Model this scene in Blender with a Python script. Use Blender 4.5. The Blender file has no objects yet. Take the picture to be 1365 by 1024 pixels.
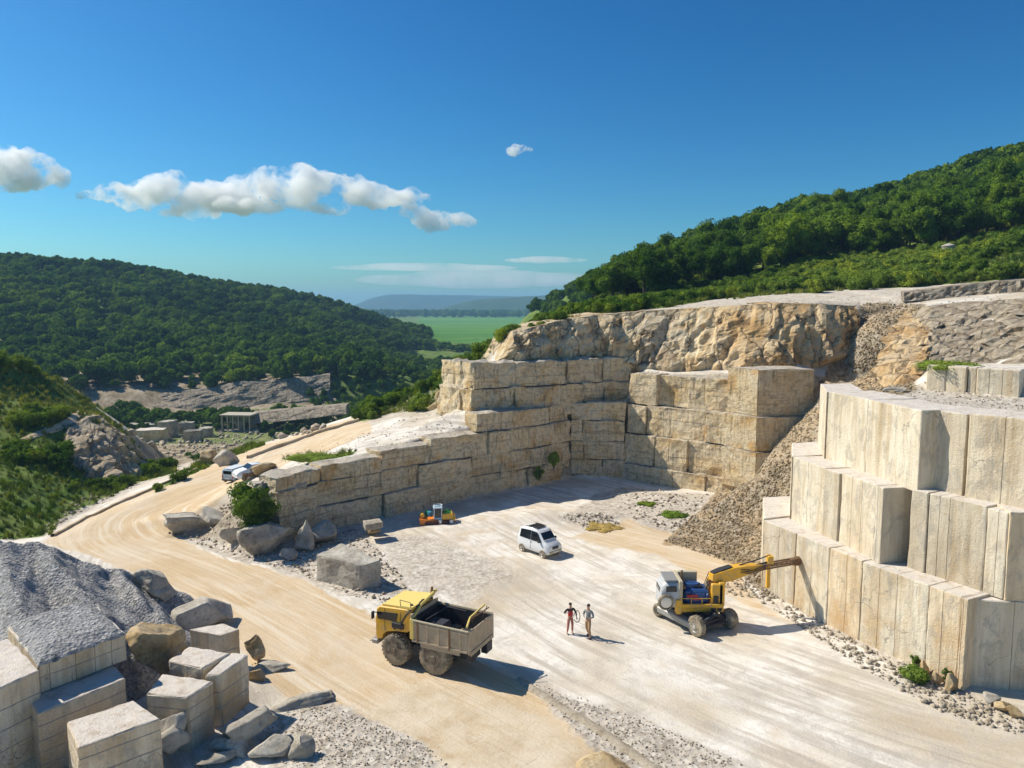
import bpy, math, random
import numpy as np
from mathutils import Vector, noise, Matrix
from mathutils.geometry import delaunay_2d_cdt
R = math.radians
rng = np.random.default_rng(7); random.seed(7)
scene = bpy.context.scene
col = scene.collection
# ---------------------------------------------------------------- camera model
FP, CX, CY, H = 1000.0, 682.5, 512.0, 18.0
TH = math.atan(107 / 1000)
ct, st = math.cos(TH), math.sin(TH)
def ray(px, py):
    v = (CY - py) / FP
    return ((px - CX) / FP, ct + v * st, -st + v * ct)
def W(px, py, z=0.0):
    r = ray(px, py); t = (z - H) / r[2]
    return (r[0] * t, r[1] * t, z)
def Dp(px, py, d):
    r = ray(px, py); t = d / r[1]
    return (r[0] * t, d, H + r[2] * t)
def proj(x, y, z):
    f = y * ct - (z - H) * st; u = y * st + (z - H) * ct
    return CX + FP * x / f, CY - FP * u / f
cam_d = bpy.data.cameras.new('camera'); cam = bpy.data.objects.new('camera', cam_d); col.objects.link(cam)
cam.location = (0, 0, H); cam.rotation_euler = (math.pi / 2 - TH, 0, 0)
cam_d.sensor_width = 36; cam_d.lens = 36 * FP / 1365; cam_d.clip_start = .5; cam_d.clip_end = 30000
scene.camera = cam
# ---------------------------------------------------------------- light
SUN_DIR = Vector((-0.88, 0.33, 0)).normalized(); SUN_EL = R(44)
sl = bpy.data.lights.new('sun', 'SUN'); sl.energy = 5.0; sl.angle = R(.5); sl.color = (1, .915, .78)
so = bpy.data.objects.new('sun', sl); col.objects.link(so)
ds = Vector((SUN_DIR.x * math.cos(SUN_EL), SUN_DIR.y * math.cos(SUN_EL), math.sin(SUN_EL)))
so.rotation_euler = ds.to_track_quat('Z', 'Y').to_euler(); so.location = (-60, 40, 90)
wd = bpy.data.worlds.new('World'); scene.world = wd; wd.use_nodes = True
wn = wd.node_tree; wn.nodes.clear()
sky = wn.nodes.new('ShaderNodeTexSky'); sky.sky_type = 'NISHITA'; sky.sun_disc = False
sky.sun_elevation = SUN_EL; sky.sun_rotation = math.atan2(SUN_DIR.x, SUN_DIR.y)
sky.altitude = 300; sky.air_density = 1.0; sky.dust_density = 1.0; sky.ozone_density = 4.0
hs = wn.nodes.new('ShaderNodeHueSaturation'); hs.inputs['Saturation'].default_value = 1.3; hs.inputs['Hue'].default_value = .496
bg = wn.nodes.new('ShaderNodeBackground'); bg.inputs[1].default_value = .061
wo = wn.nodes.new('ShaderNodeOutputWorld')
wn.links.new(sky.outputs[0], hs.inputs['Color']); ga = wn.nodes.new('ShaderNodeGamma'); ga.inputs[1].default_value = 1.22
tint = wn.nodes.new('ShaderNodeMix'); tint.data_type = 'RGBA'; tint.blend_type = 'MULTIPLY'; tint.inputs[0].default_value = 1; tint.inputs[7].default_value = (.55, .95, 1.0, 1)
wn.links.new(hs.outputs[0], ga.inputs[0]); wn.links.new(ga.outputs[0], tint.inputs[6]); wn.links.new(tint.outputs[2], bg.inputs[0]); wn.links.new(bg.outputs[0], wo.inputs[0])
scene.view_settings.view_transform = 'Standard'; scene.view_settings.look = 'None'
scene.view_settings.exposure = 0.27; scene.view_settings.gamma = 1
cy = scene.cycles
cy.use_denoising = True; cy.max_bounces = 9; cy.diffuse_bounces = 3; cy.volume_bounces = 8
cy.use_adaptive_sampling = True; cy.adaptive_threshold = .02; cy.transparent_max_bounces = 6
cy.volume_step_rate = 1.0; cy.volume_max_steps = 256
# ---------------------------------------------------------------- object helpers
def tag(o, label=None, cat=None, group=None, kind=None):
    if label: o['label'] = label
    if cat: o['category'] = cat
    if group: o['group'] = group
    if kind: o['kind'] = kind
    return o
def empty(name, loc, rz=0, label=None, cat=None, group=None):
    o = bpy.data.objects.new(name, None); col.objects.link(o)
    o.location = loc; o.rotation_euler = (0, 0, rz); o.empty_display_size = .3
    return tag(o, label, cat, group)
def mesh_np(name, v, f, smooth=False):
    """v (N,3); f = (M,k) array or list of faces"""
    me = bpy.data.meshes.new(name)
    v = np.asarray(v, dtype=np.float32)
    if isinstance(f, np.ndarray):
        k = f.shape[1]; m = len(f)
        me.vertices.add(len(v)); me.vertices.foreach_set('co', v.ravel())
        me.loops.add(m * k); me.loops.foreach_set('vertex_index', f.astype(np.int32).ravel())
        me.polygons.add(m); me.polygons.foreach_set('loop_start', np.arange(m, dtype=np.int32) * k)
        me.update(calc_edges=True)
    else:
        me.from_pydata([tuple(map(float, p)) for p in v], [], [tuple(int(i) for i in q) for q in f]); me.update()
    if smooth: me.polygons.foreach_set('use_smooth', np.ones(len(me.polygons), dtype=bool))
    return me
def link(name, me, mat, parent=None, loc=None):
    o = bpy.data.objects.new(name, me); col.objects.link(o)
    if mat: me.materials.append(mat)
    if parent: o.parent = parent
    if loc: o.location = loc
    return o
def based(name, v, f, mat, parent=None, smooth=False, base=None):
    """mesh from world vertices, origin moved to its base centre"""
    v = np.asarray(v, dtype=float)
    if base is None: base = np.array([v[:, 0].mean(), v[:, 1].mean(), v[:, 2].min()])
    base = np.asarray(base, dtype=float)
    po = np.array(parent.location) if parent else np.zeros(3)
    return link(name, mesh_np(name, v - base, f, smooth), mat, parent, tuple(base - po))
class MB:
    """collects primitives into one mesh (local coordinates)"""
    def __init__(s): s.v = []; s.f = []
    def add(s, vs, fs):
        n = len(s.v); s.v += [tuple(p) for p in vs]; s.f += [tuple(i + n for i in q) for q in fs]; return s
    def box(s, x0, x1, y0, y1, z0, z1, bev=0.0, M=None):
        b = bev
        if b <= 0:
            vs = [(x, y, z) for x in (x0, x1) for y in (y0, y1) for z in (z0, z1)]
            fs = [(0, 1, 3, 2), (4, 6, 7, 5), (0, 4, 5, 1), (2, 3, 7, 6), (0, 2, 6, 4), (1, 5, 7, 3)]
        else:
            vs = []; idx = {}
            for i, x in enumerate((x0, x1)):
                for j, y in enumerate((y0, y1)):
                    for k, z in enumerate((z0, z1)):
                        sx, sy, sz = (1 - 2 * i) * b, (1 - 2 * j) * b, (1 - 2 * k) * b
                        idx[i, j, k] = len(vs)
                        vs += [(x, y + sy, z + sz), (x + sx, y, z + sz), (x + sx, y + sy, z)]
            q = lambda i, j, k, a: idx[i, j, k] + a
            fs = []
            for i in (0, 1): fs.append((q(i, 0, 0, 0), q(i, 1, 0, 0), q(i, 1, 1, 0), q(i, 0, 1, 0)))
            for j in (0, 1): fs.append((q(0, j, 0, 1), q(1, j, 0, 1), q(1, j, 1, 1), q(0, j, 1, 1)))
            for k in (0, 1): fs.append((q(0, 0, k, 2), q(1, 0, k, 2), q(1, 1, k, 2), q(0, 1, k, 2)))
            for i in (0, 1):
                for j in (0, 1): fs.append((q(i, j, 0, 0), q(i, j, 0, 1), q(i, j, 1, 1), q(i, j, 1, 0)))
                for k in (0, 1): fs.append((q(i, 0, k, 0), q(i, 0, k, 2), q(i, 1, k, 2), q(i, 1, k, 0)))
            for j in (0, 1):
                for k in (0, 1): fs.append((q(0, j, k, 1), q(0, j, k, 2), q(1, j, k, 2), q(1, j, k, 1)))
            for i in (0, 1):
                for j in (0, 1):
                    for k in (0, 1): fs.append((q(i, j, k, 0), q(i, j, k, 1), q(i, j, k, 2)))
        if M is not None: vs = [tuple(M @ Vector(p)) for p in vs]
        return s.add(vs, fs)
    def rings(s, rings, cap=True, close=False):
        n = len(rings[0]); vs = [p for r in rings for p in r]; fs = []
        for a in range(len(rings) - 1):
            for i in range(n): fs.append((a * n + i, a * n + (i + 1) % n, (a + 1) * n + (i + 1) % n, (a + 1) * n + i))
        if cap:
            fs.append(tuple(range(n - 1, -1, -1))); m = (len(rings) - 1) * n; fs.append(tuple(m + i for i in range(n)))
        return s.add(vs, fs)
    def tube(s, pts, r, n=8):
        pts = [Vector(p) for p in pts]; rs = r if isinstance(r, (list, tuple)) else [r] * len(pts)
        rings = []
        for i, p in enumerate(pts):
            t = (pts[min(i + 1, len(pts) - 1)] - pts[max(i - 1, 0)]).normalized()
            a = t.orthogonal().normalized() if i == 0 else (a - t * a.dot(t)).normalized()
            b = t.cross(a)
            rings.append([tuple(p + (a * math.cos(2 * math.pi * k / n) + b * math.sin(2 * math.pi * k / n)) * rs[i]) for k in range(n)])
        return s.rings(rings)
    def lathe_y(s, cx, cyy, cz, prof, n=28):
        """profile [(r, y)] spun about the Y axis"""
        rings = [[(cx + r * math.cos(2 * math.pi * k / n), cyy + y, cz + r * math.sin(2 * math.pi * k / n)) for k in range(n)] for r, y in prof]
        return s.rings(rings)
    def prism_y(s, pts, y0, y1):
        """xz outline extruded along y"""
        return s.rings([[(x, y0, z) for x, z in pts], [(x, y1, z) for x, z in pts]])
    def build(s, name, mat, parent=None, smooth=False):
        import bmesh
        me = bpy.data.meshes.new(name); me.from_pydata([tuple(map(float, p)) for p in s.v], [], s.f)
        bm = bmesh.new(); bm.from_mesh(me); bmesh.ops.recalc_face_normals(bm, faces=bm.faces); bm.to_mesh(me); bm.free()
        if smooth:
            me.polygons.foreach_set('use_smooth', np.ones(len(me.polygons), dtype=bool))
            try: me.set_sharp_from_angle(angle=R(38))
            except Exception: pass
        return link(name, me, mat, parent)
# ---------------------------------------------------------------- material helpers
class NT:
    def __init__(s, name):
        s.m = bpy.data.materials.new(name); s.m.use_nodes = True; s.t = s.m.node_tree; s.t.nodes.clear()
        s.out = s.t.nodes.new('ShaderNodeOutputMaterial')
    def n(s, typ, **kw):
        nd = s.t.nodes.new(typ)
        for k, v in kw.items(): setattr(nd, k, v)
        return nd
    def l(s, a, b): s.t.links.new(a, b)
    def put(s, sock, v):
        if isinstance(v, bpy.types.NodeSocket): s.l(v, sock)
        elif v is not None: sock.default_value = v if not (isinstance(v, tuple) and len(v) == 3 and sock.type == 'RGBA') else (*v, 1)
    def pos(s): return s.n('ShaderNodeNewGeometry').outputs['Position']
    def scale(s, vec, sc):
        m = s.n('ShaderNodeVectorMath', operation='MULTIPLY'); s.put(m.inputs[0], vec); m.inputs[1].default_value = sc; return m.outputs[0]
    def vadd(s, a, b):
        m = s.n('ShaderNodeVectorMath', operation='ADD'); s.put(m.inputs[0], a); s.put(m.inputs[1], b); return m.outputs[0]
    def noise(s, vec, sc=1, det=4, ro=.55, dist=0, colr=False):
        x = s.n('ShaderNodeTexNoise'); s.put(x.inputs['Vector'], vec); x.inputs['Scale'].default_value = sc
        x.inputs['Detail'].default_value = det; x.inputs['Roughness'].default_value = ro; x.inputs['Distortion'].default_value = dist
        return x.outputs['Color' if colr else 'Fac']
    def voro(s, vec, sc=1, feat='F1', out='Distance', rnd=1):
        x = s.n('ShaderNodeTexVoronoi', feature=feat); s.put(x.inputs['Vector'], vec); x.inputs['Scale'].default_value = sc
        x.inputs['Randomness'].default_value = rnd
        return x.outputs[out]
    def ramp(s, f, stops, interp='LINEAR'):
        r = s.n('ShaderNodeValToRGB'); s.put(r.inputs[0], f); cr = r.color_ramp; cr.interpolation = interp
        while len(cr.elements) < len(stops): cr.elements.new(.5)
        for e, (p, c) in zip(cr.elements, stops):
            e.position = p; e.color = (*c, 1) if isinstance(c, tuple) else (c, c, c, 1)
        return r.outputs[0]
    def mix(s, f, a, b, mode='MIX'):
        m = s.n('ShaderNodeMix', data_type='RGBA', blend_type=mode)
        s.put(m.inputs[0], f); s.put(m.inputs[6], a); s.put(m.inputs[7], b); return m.outputs[2]
    def math(s, op, a, b=None, clamp=False):
        m = s.n('ShaderNodeMath', operation=op); m.use_clamp = clamp; s.put(m.inputs[0], a)
        if b is not None: s.put(m.inputs[1], b)
        return m.outputs[0]
    def sep(s, v):
        x = s.n('ShaderNodeSeparateXYZ'); s.put(x.inputs[0], v); return x.outputs
    def comb(s, x, y, z):
        c = s.n('ShaderNodeCombineXYZ'); s.put(c.inputs[0], x); s.put(c.inputs[1], y); s.put(c.inputs[2], z); return c.outputs[0]
    def attr(s, name, out='Color'):
        return s.n('ShaderNodeAttribute', attribute_name=name).outputs[out]
    def bump(s, h, strength=.5, dist=.05, nrm=None):
        b = s.n('ShaderNodeBump'); b.inputs['Strength'].default_value = strength; b.inputs['Distance'].default_value = dist
        s.put(b.inputs['Height'], h)
        if nrm is not None: s.l(nrm, b.inputs['Normal'])
        return b.outputs[0]
    def pbr(s, colr, rough=.8, bump=None, metal=0, spec=.3, **kw):
        p = s.n('ShaderNodeBsdfPrincipled'); s.put(p.inputs['Base Color'], colr); s.put(p.inputs['Roughness'], rough)
        p.inputs['Metallic'].default_value = metal; p.inputs['Specular IOR Level'].default_value = spec
        for k, v in kw.items(): s.put(p.inputs[k.replace('_', ' ')], v)
        if bump is not None: s.l(bump, p.inputs['Normal'])
        s.l(p.outputs[0], s.out.inputs[0]); return s.m
def g3(v): return (v, v * .97, v * .93)
def m_sawn():
    s = NT('sawn_stone'); P = s.pos()
    a = s.noise(s.scale(P, (.9, .9, .14)), 1.0, 6, .6)
    b = s.noise(s.scale(P, (5, 5, .35)), 1.0, 6, .65)
    c = s.noise(P, .55, 4, .6)
    base = s.ramp(a, [(.28, (.40, .32, .21)), (.42, (.66, .57, .42)), (.6, (.76, .69, .55)), (.8, (.63, .60, .50))])
    base = s.mix(s.math('MULTIPLY', s.ramp(b, [(.5, 0.), (.68, 1.)]), .38), base, (.27, .24, .19))
    z = s.sep(P)[2]
    low = s.math('MULTIPLY', s.ramp(c, [(.46, 0.), (.62, 1.)]), s.ramp(s.math('MULTIPLY', z, .1), [(0.04, .95), (.30, .35), (.9, .15)]))
    base = s.mix(low, base, (.52, .36, .18))
    cr = s.voro(s.vadd(P, s.scale(s.noise(P, 1.3, 3, colr=True), (1.2, 1.2, 1.2))), .42, 'DISTANCE_TO_EDGE')
    crk = s.math('MULTIPLY', s.ramp(cr, [(0, 1.), (.012, 0.)]), s.ramp(s.noise(P, .35, 2), [(.5, 0.), (.6, 1.)]))
    base = s.mix(s.math('MULTIPLY', crk, .8), base, (.12, .1, .08))
    oi = s.n('ShaderNodeObjectInfo').outputs['Random']
    base = s.mix(1.0, base, s.ramp(oi, [(0, (.82, .81, .79)), (.35, (1.03, .99, .93)), (.7, (1.02, 1.02, 1.0)), (1, (1.08, .97, .82))]), 'MULTIPLY')
    blot = s.noise(s.scale(P, (.8, .8, .5)), 1.6, 7, .7, .6)
    base = s.mix(s.math('MULTIPLY', s.ramp(blot, [(.52, 0.), (.6, 1.)]), .5), base, (.34, .30, .24))
    drip = s.noise(s.scale(P, (2.2, 2.2, .12)), 1, 5, .6)
    base = s.mix(s.math('MULTIPLY', s.ramp(drip, [(.56, 0.), (.64, 1.)]), .55), base, (.50, .36, .19))
    spk = s.ramp(s.noise(P, 9, 5, .7), [(.42, 0.), (.7, 1.)])
    base = s.mix(s.math('MULTIPLY', spk, .25), base, (.62, .6, .55))
    # tops are dusted white
    nz = s.sep(s.n('ShaderNodeNewGeometry').outputs['Normal'])[2]
    base = s.mix(s.ramp(nz, [(.6, 0.), (.9, .85)]), base, s.ramp(s.noise(P, 2.2, 5, .7), [(.3, (.46, .38, .29)), (.5, (.68, .62, .55)), (.75, (.62, .59, .56))]))
    h = s.math('ADD', s.math('ADD', s.math('MULTIPLY', b, .5), s.noise(P, 12, 5, .7)), s.math('MULTIPLY', blot, 1.2))
    return s.pbr(base, .85, s.bump(h, .7, .08))
def m_weathered():
    s = NT('weathered_quarry_stone'); P = s.pos()
    a = s.noise(P, .33, 5, .6)
    b = s.noise(s.scale(P, (4.2, 4.2, .45)), 1.0, 6, .7)
    d = s.noise(P, 2.4, 6, .72)
    base = s.ramp(a, [(.3, (.72, .47, .20)), (.42, (.86, .68, .41)), (.56, (.90, .78, .56)), (.70, (.80, .52, .22))])
    rnd = s.n('ShaderNodeObjectInfo').outputs['Random']
    base = s.mix(1.0, base, s.ramp(rnd, [(0, (.92, .9, .86)), (1, (1.08, 1.05, 1.0))]), 'MULTIPLY')
    base = s.mix(s.math('MULTIPLY', s.math('MULTIPLY', s.ramp(b, [(.52, 0.), (.66, 1.)]), s.ramp(s.noise(P, .5, 3), [(.38, .15), (.6, 1.)])), .8), base, (.13, .10, .06))
    base = s.mix(s.math('MULTIPLY', s.ramp(d, [(.5, 0.), (.66, 1.)]), .6), base, (.25, .18, .10))
    base = s.mix(s.math('MULTIPLY', s.ramp(s.noise(P, 6, 4, .7), [(.55, 0.), (.7, 1.)]), .5), base, (.7, .64, .52))
    nz = s.sep(s.n('ShaderNodeNewGeometry').outputs['Normal'])[2]
    base = s.mix(s.ramp(nz, [(.6, 0.), (.9, .75)]), base, s.ramp(d, [(.35, (.42, .39, .34)), (.6, (.58, .55, .5))]))
    pit = s.noise(s.scale(P, (1, 1, 1.7)), 3.0, 8, .8, .4)
    base = s.mix(s.math('MULTIPLY', s.ramp(pit, [(.52, 0.), (.62, 1.)]), .5), base, (.24, .17, .10))
    bed = s.noise(s.vadd(s.scale(P, (.12, .12, 2.6)), s.scale(s.noise(P, .5, 3, colr=True), (0, 0, 1.5))), 1, 4, .6)
    base = s.mix(s.math('MULTIPLY', s.ramp(bed, [(.57, 0.), (.62, 1.), (.65, 0.)]), .5), base, (.20, .14, .08))
    h = s.math('ADD', s.math('SUBTRACT', s.noise(P, 3.5, 7, .75), s.math('MULTIPLY', pit, .8)), s.math('MULTIPLY', b, .6))
    return s.pbr(base, .9, s.bump(h, 1.0, .2))
def m_cliff():
    s = NT('orange_cliff_rock'); P = s.pos()
    at = s.sep(s.attr('tone', 'Vector'))
    a = s.noise(s.scale(P, (.4, .4, .16)), 1, 5, .62)
    base = s.ramp(a, [(.3, (.27, .16, .07)), (.45, (.56, .36, .16)), (.58, (.66, .5, .3)), (.72, (.52, .40, .25))])
    pale = s.ramp(s.noise(P, .6, 5, .6), [(.32, (.46, .29, .13)), (.44, (.68, .51, .28)), (.58, (.78, .66, .45)), (.72, (.58, .38, .16))])
    base = s.mix(at[0], pale, base)
    grey = s.ramp(s.noise(P, 1.2, 5, .7), [(.3, (.14, .11, .08)), (.5, (.33, .28, .21)), (.7, (.48, .42, .33))])
    base = s.mix(at[1], base, grey)
    w = s.vadd(P, s.scale(s.noise(P, .9, 3, colr=True), (1.6, 1.6, 1.6)))
    cr = s.voro(s.scale(w, (.7, .7, .28)), .6, 'DISTANCE_TO_EDGE')
    base = s.mix(s.ramp(cr, [(0, .9), (.045, 0.)]), base, (.13, .09, .05))
    b = s.noise(s.scale(P, (3.5, 3.5, .5)), 1.0, 6, .7)
    base = s.mix(s.math('MULTIPLY', s.ramp(b, [(.52, 0.), (.68, 1.)]), .6), base, (.15, .11, .07))
    h = s.math('ADD', s.noise(P, 2.8, 8, .75), s.ramp(cr, [(0, 0.), (.1, .6)]))
    return s.pbr(base, .95, s.bump(h, 1.0, .2))
def m_rock(name, c1, c2, c3, sc=1.0):
    s = NT(name); P = s.pos()
    a = s.noise(P, .8 * sc, 6, .65)
    base = s.ramp(a, [(.3, c1), (.5, c2), (.7, c3)])
    d = s.noise(P, 5 * sc, 6, .72)
    base = s.mix(s.math('MULTIPLY', s.ramp(d, [(.52, 0.), (.68, 1.)]), .6), base, tuple(x * .35 for x in c1))
    rnd = s.n('ShaderNodeObjectInfo').outputs['Random']
    base = s.mix(1.0, base, s.ramp(rnd, [(0, (.85, .84, .82)), (1, (1.1, 1.08, 1.04))]), 'MULTIPLY')
    h = s.noise(P, 6 * sc, 8, .75)
    return s.pbr(base, .92, s.bump(h, .8, .08))
def m_plain(name, c, rough=.5, metal=0, dirt=0.0, dirtc=(.36, .30, .21), spec=.5, dsc=3.0):
    s = NT(name); base = c
    h = None
    if dirt:
        tc = s.n('ShaderNodeTexCoord').outputs['Object']
        n1 = s.noise(tc, dsc, 6, .7)
        base = s.mix(s.ramp(n1, [(.62 - dirt * .35, 0.), (.95 - dirt * .4, min(1., dirt * 1.3))]), c, dirtc)
        n2 = s.noise(s.scale(tc, (1, 1, .25)), dsc * 4, 5, .7)
        base = s.mix(s.ramp(n2, [(.55, 0.), (.8, dirt)]), base, tuple(x * .3 for x in dirtc))
        h = s.bump(n1, .25, .02)
    return s.pbr(base, rough, h, metal, spec)
def m_leaf(name, ca, cb, cc):
    s = NT(name)
    oi = s.n('ShaderNodeObjectInfo').outputs['Random']; P = s.pos()
    n = s.noise(P, .5, 3, .6); v = s.noise(P, 4, 2, .6)
    base = s.ramp(n, [(.3, ca), (.5, cb), (.72, cc)])
    base = s.mix(s.ramp(s.noise(P, .022, 4, .6), [(.42, 0.), (.58, .75)]), base, tuple(x * 1.2 for x in cc))
    base = s.mix(1.0, base, s.ramp(oi, [(0, (.55, .66, .6)), (.35, (.9, .95, .9)), (.7, (1.1, 1.1, 1.0)), (1, (1.65, 1.4, .9))]), 'MULTIPLY')
    base = s.mix(1.0, base, s.ramp(v, [(.3, (.7, .7, .7)), (.7, (1.3, 1.3, 1.2))]), 'MULTIPLY')
    d = s.n('ShaderNodeBsdfDiffuse'); s.l(base, d.inputs[0])
    t = s.n('ShaderNodeBsdfTranslucent'); s.l(s.mix(1.0, base, (1.1, 1.25, .5), 'MULTIPLY'), t.inputs[0])
    m = s.n('ShaderNodeMixShader'); m.inputs[0].default_value = .28
    s.l(d.outputs[0], m.inputs[1]); s.l(t.outputs[0], m.inputs[2]); s.l(m.outputs[0], s.out.inputs[0])
    return s.m
M = dict(
    sawn=m_sawn(), weath=m_weathered(), cliff=m_cliff(),
    rockw=m_rock('pale_boulder_rock', (.25, .22, .17), (.45, .41, .34), (.55, .52, .46)),
    rockg=m_rock('grey_boulder_rock', (.26, .23, .19), (.45, .42, .36), (.58, .55, .49)),
    rocko=m_rock('ochre_boulder_rock', (.30, .2, .09), (.48, .36, .2), (.55, .47, .34)),
    rubble=m_rock('rubble_stone', (.30, .24, .16), (.50, .43, .33), (.62, .56, .46), 2.0),
    scree=m_rock('scree_stone', (.14, .10, .06), (.30, .235, .145), (.44, .37, .26), 1.5),
    leaf=m_leaf('tree_leaf', (.028, .066, .012), (.064, .125, .018), (.125, .19, .026)),
    leafd=m_leaf('far_wood_leaf', (.026, .068, .015), (.060, .125, .025), (.125, .195, .04)),
    bush=m_leaf('bush_leaf', (.045, .09, .014), (.10, .17, .026), (.19, .24, .05)),
    dry=m_leaf('dry_grass_leaf', (.16, .15, .05), (.26, .22, .09), (.30, .24, .12)),
    bark=m_rock('bark', (.05, .04, .03), (.09, .07, .05), (.13, .11, .08), 4),
)
def m_slab():
    s = NT('worn_road_slab'); P = s.pos(); n = s.noise(P, .8, 6, .65); f = s.noise(P, 6, 6, .75)
    b = s.ramp(n, [(.3, (.40, .29, .17)), (.5, (.55, .44, .30)), (.7, (.62, .55, .44))])
    b = s.mix(s.math('MULTIPLY', s.ramp(f, [(.5, 0.), (.7, 1.)]), .4), b, (.25, .19, .12))
    return s.pbr(b, .95, s.bump(f, .5, .04))
def m_heap():
    s = NT('grey_gravel'); P = s.pos()
    v = s.sep(s.voro(P, 7, 'F1', 'Color')); b = s.ramp(v[0], [(0, (.15, .15, .145)), (.5, (.30, .30, .295)), (1, (.50, .49, .47))])
    b = s.mix(s.ramp(s.noise(P, .5, 6, .65), [(.35, 0.), (.65, .6)]), b, (.42, .41, .40))
    h = s.math('ADD', s.voro(P, 7), s.noise(P, 5, 6, .75))
    return s.pbr(b, .95, s.bump(h, 1.0, .12))
M['tuft'] = m_leaf('grass_blade', (.05, .09, .02), (.10, .15, .03), (.2, .2, .07))
M['slab'] = m_slab(); M['heap'] = m_heap()
M['farhill'] = m_rock('far_hill_woods', (.018, .045, .018), (.03, .07, .025), (.05, .09, .035), .02)
# ---------------------------------------------------------------- terrain control points
CP = []
def w(px, py, z=0.0): CP.append(W(px, py, z))
def d(px, py, dep): CP.append(Dp(px, py, dep))
def c(*p): CP.append(p)
def resample(path, step):
    out = []
    for a, b in zip(path[:-1], path[1:]):
        a = Vector(a); b = Vector(b); n = max(1, int((b - a).length / step))
        out += [a.lerp(b, i / n) for i in range(n)]
    out.append(Vector(path[-1])); return out
def behind(path, i):
    """unit plan vector pointing behind the face (left of travel direction)"""
    a = Vector(path[max(i - 1, 0)][:2]); b = Vector(path[min(i + 1, len(path) - 1)][:2]); t = (b - a).normalized()
    return Vector((-t.y, t.x))
def step(path, zlo, zhi, lo=.4, hi=1.7, sp=1.4):
    pts = resample([p[:2] for p in path], sp)
    for i, p in enumerate(pts):
        n = behind(pts, i); zl = zlo(p) if callable(zlo) else zlo; zh = zhi(p) if callable(zhi) else zhi
        q = p + n * lo; CP.append((q.x, q.y, zl)); q = p + n * hi; CP.append((q.x, q.y, zh))
# faces run left -> right as seen from the camera; "behind" is to the left of travel
F_L1 = [(-17.6, 55.0), (-14.0, 59.6), (-10.8, 61.9), (-5.8, 66.8), (-1.0, 70.2), (3.0, 73.3), (6.1, 76.6), (11.6, 75.9)]
F_L3 = [(-7.4, 76.5), (-3.8, 71.6), (4.0, 75.4), (9.8, 78.6), (12.6, 79.0)]
F_R = [(11.4, 76.1), (15.0, 72.9), (19.6, 69.3), (21.5, 67.4), (27.0, 67.8), (33, 69)]
T1 = [(17.6, 51.5), (15.9, 46.2), (18.2, 39.3), (21.1, 33.4), (22.2, 33.5), (31, 32.2)]
T2 = [(19.3, 51), (17.6, 46.4), (19.3, 38.2), (20.15, 38.1), (20.7, 37.6), (22.8, 33.6), (31, 33.0)]
T3 = [(20.9, 50.5), (19.4, 45.9), (20.7, 37.6), (21.6, 37.5), (22.3, 36.2), (23.7, 34.4), (31, 33.8)]
T4 = [(26.9, 51), (26.5, 47.8), (30, 44), (36, 41)]
def ztop_l1(p): return 5.0 + max(0, min(1, (p[0] + 14) / 8)) * 1.0 if p[0] < -3.2 else 7.7
for x in (-60, -30, 0, 30, 60): c(x, 5, 0); c(x, -60, 0)
for p in [(-60, 28), (-44, 44), (-30, 30), (0, 30), (14, 28), (26, 26), (40, 26), (0, 45), (8, 60)]: c(*p, 0)
step(F_L1, 0.0, ztop_l1)
step([(11.6, 76.6), (15.3, 73.6), (20, 70), (22.2, 68.3), (27, 68.6), (33, 69.8)], 0, 10.9, .5, 2.6)
step(F_L3, lambda p: 7.6, 12.2, .5, 2.0)
step(T1, 0, 0.2, -.3, 1.0)
step(T3, .3, 12.5, .6, 2.6)
step(T4, 12.5, 14.0, .3, 1.6)
# bench above the left wall, road ramp
for a in [(480, 590, 5.2), (420, 603, 4.6), (540, 575, 6.0), (600, 560, 6.3), (560, 552, 6.5),
          (500, 572, 5.5), (375, 648, 3.7), (370, 620, 3.6), (340, 652, 2.6), (300, 668, 1.6), (252, 690, .8),
          (408, 695, .6), (380, 705, .3), (330, 705, .2), (270, 715, 0), (232, 712, 0), (355, 672, 2.9), (300, 688, .9),
          (480, 722, .2), (520, 790, 0), (430, 770, 0), (330, 745, 0),
          (75, 716, 0), (115, 718, 0), (150, 680, .3), (160, 700, .1), (210, 655, .5), (225, 680, .3), (262, 632, .9), (275, 658, .8), (305, 643, 1.1),
          (320, 615, 1.9), (345, 628, 1.9), (400, 585, 3.2), (440, 572, 4.0), (475, 562, 4.6), (200, 740, 0), (200, 790, 0), (100, 760, 0)]: w(*a)
# outside (valley) edge of the road
for a in [(60, 706, -.8), (140, 668, -.9), (200, 642, -1.4), (255, 620, -1.6), (300, 600, -1.8), (95, 690, -1.5), (150, 655, -2.2), (200, 630, -3.5), (235, 612, -5)]: w(*a)
for a in [(330, 600, 95), (380, 585, 100), (430, 565, 105), (470, 548, 112), (510, 530, 120), (420, 575, 90)]: d(*a)
# ridge running up from the road end to the rim
for a in [(500, 556, 84), (540, 535, 88), (575, 525, 86), (600, 505, 86), (640, 482, 87), (680, 462, 88), (700, 452, 92), (740, 425, 98),
          (580, 548, 78), (620, 515, 79), (648, 470, 80), (655, 482, 76.5)]: d(*a)
for a in [(560, 520, 115), (600, 505, 120), (640, 490, 125), (680, 455, 140), (520, 525, 150), (600, 480, 190), (640, 478, 210)]: d(*a)
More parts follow.
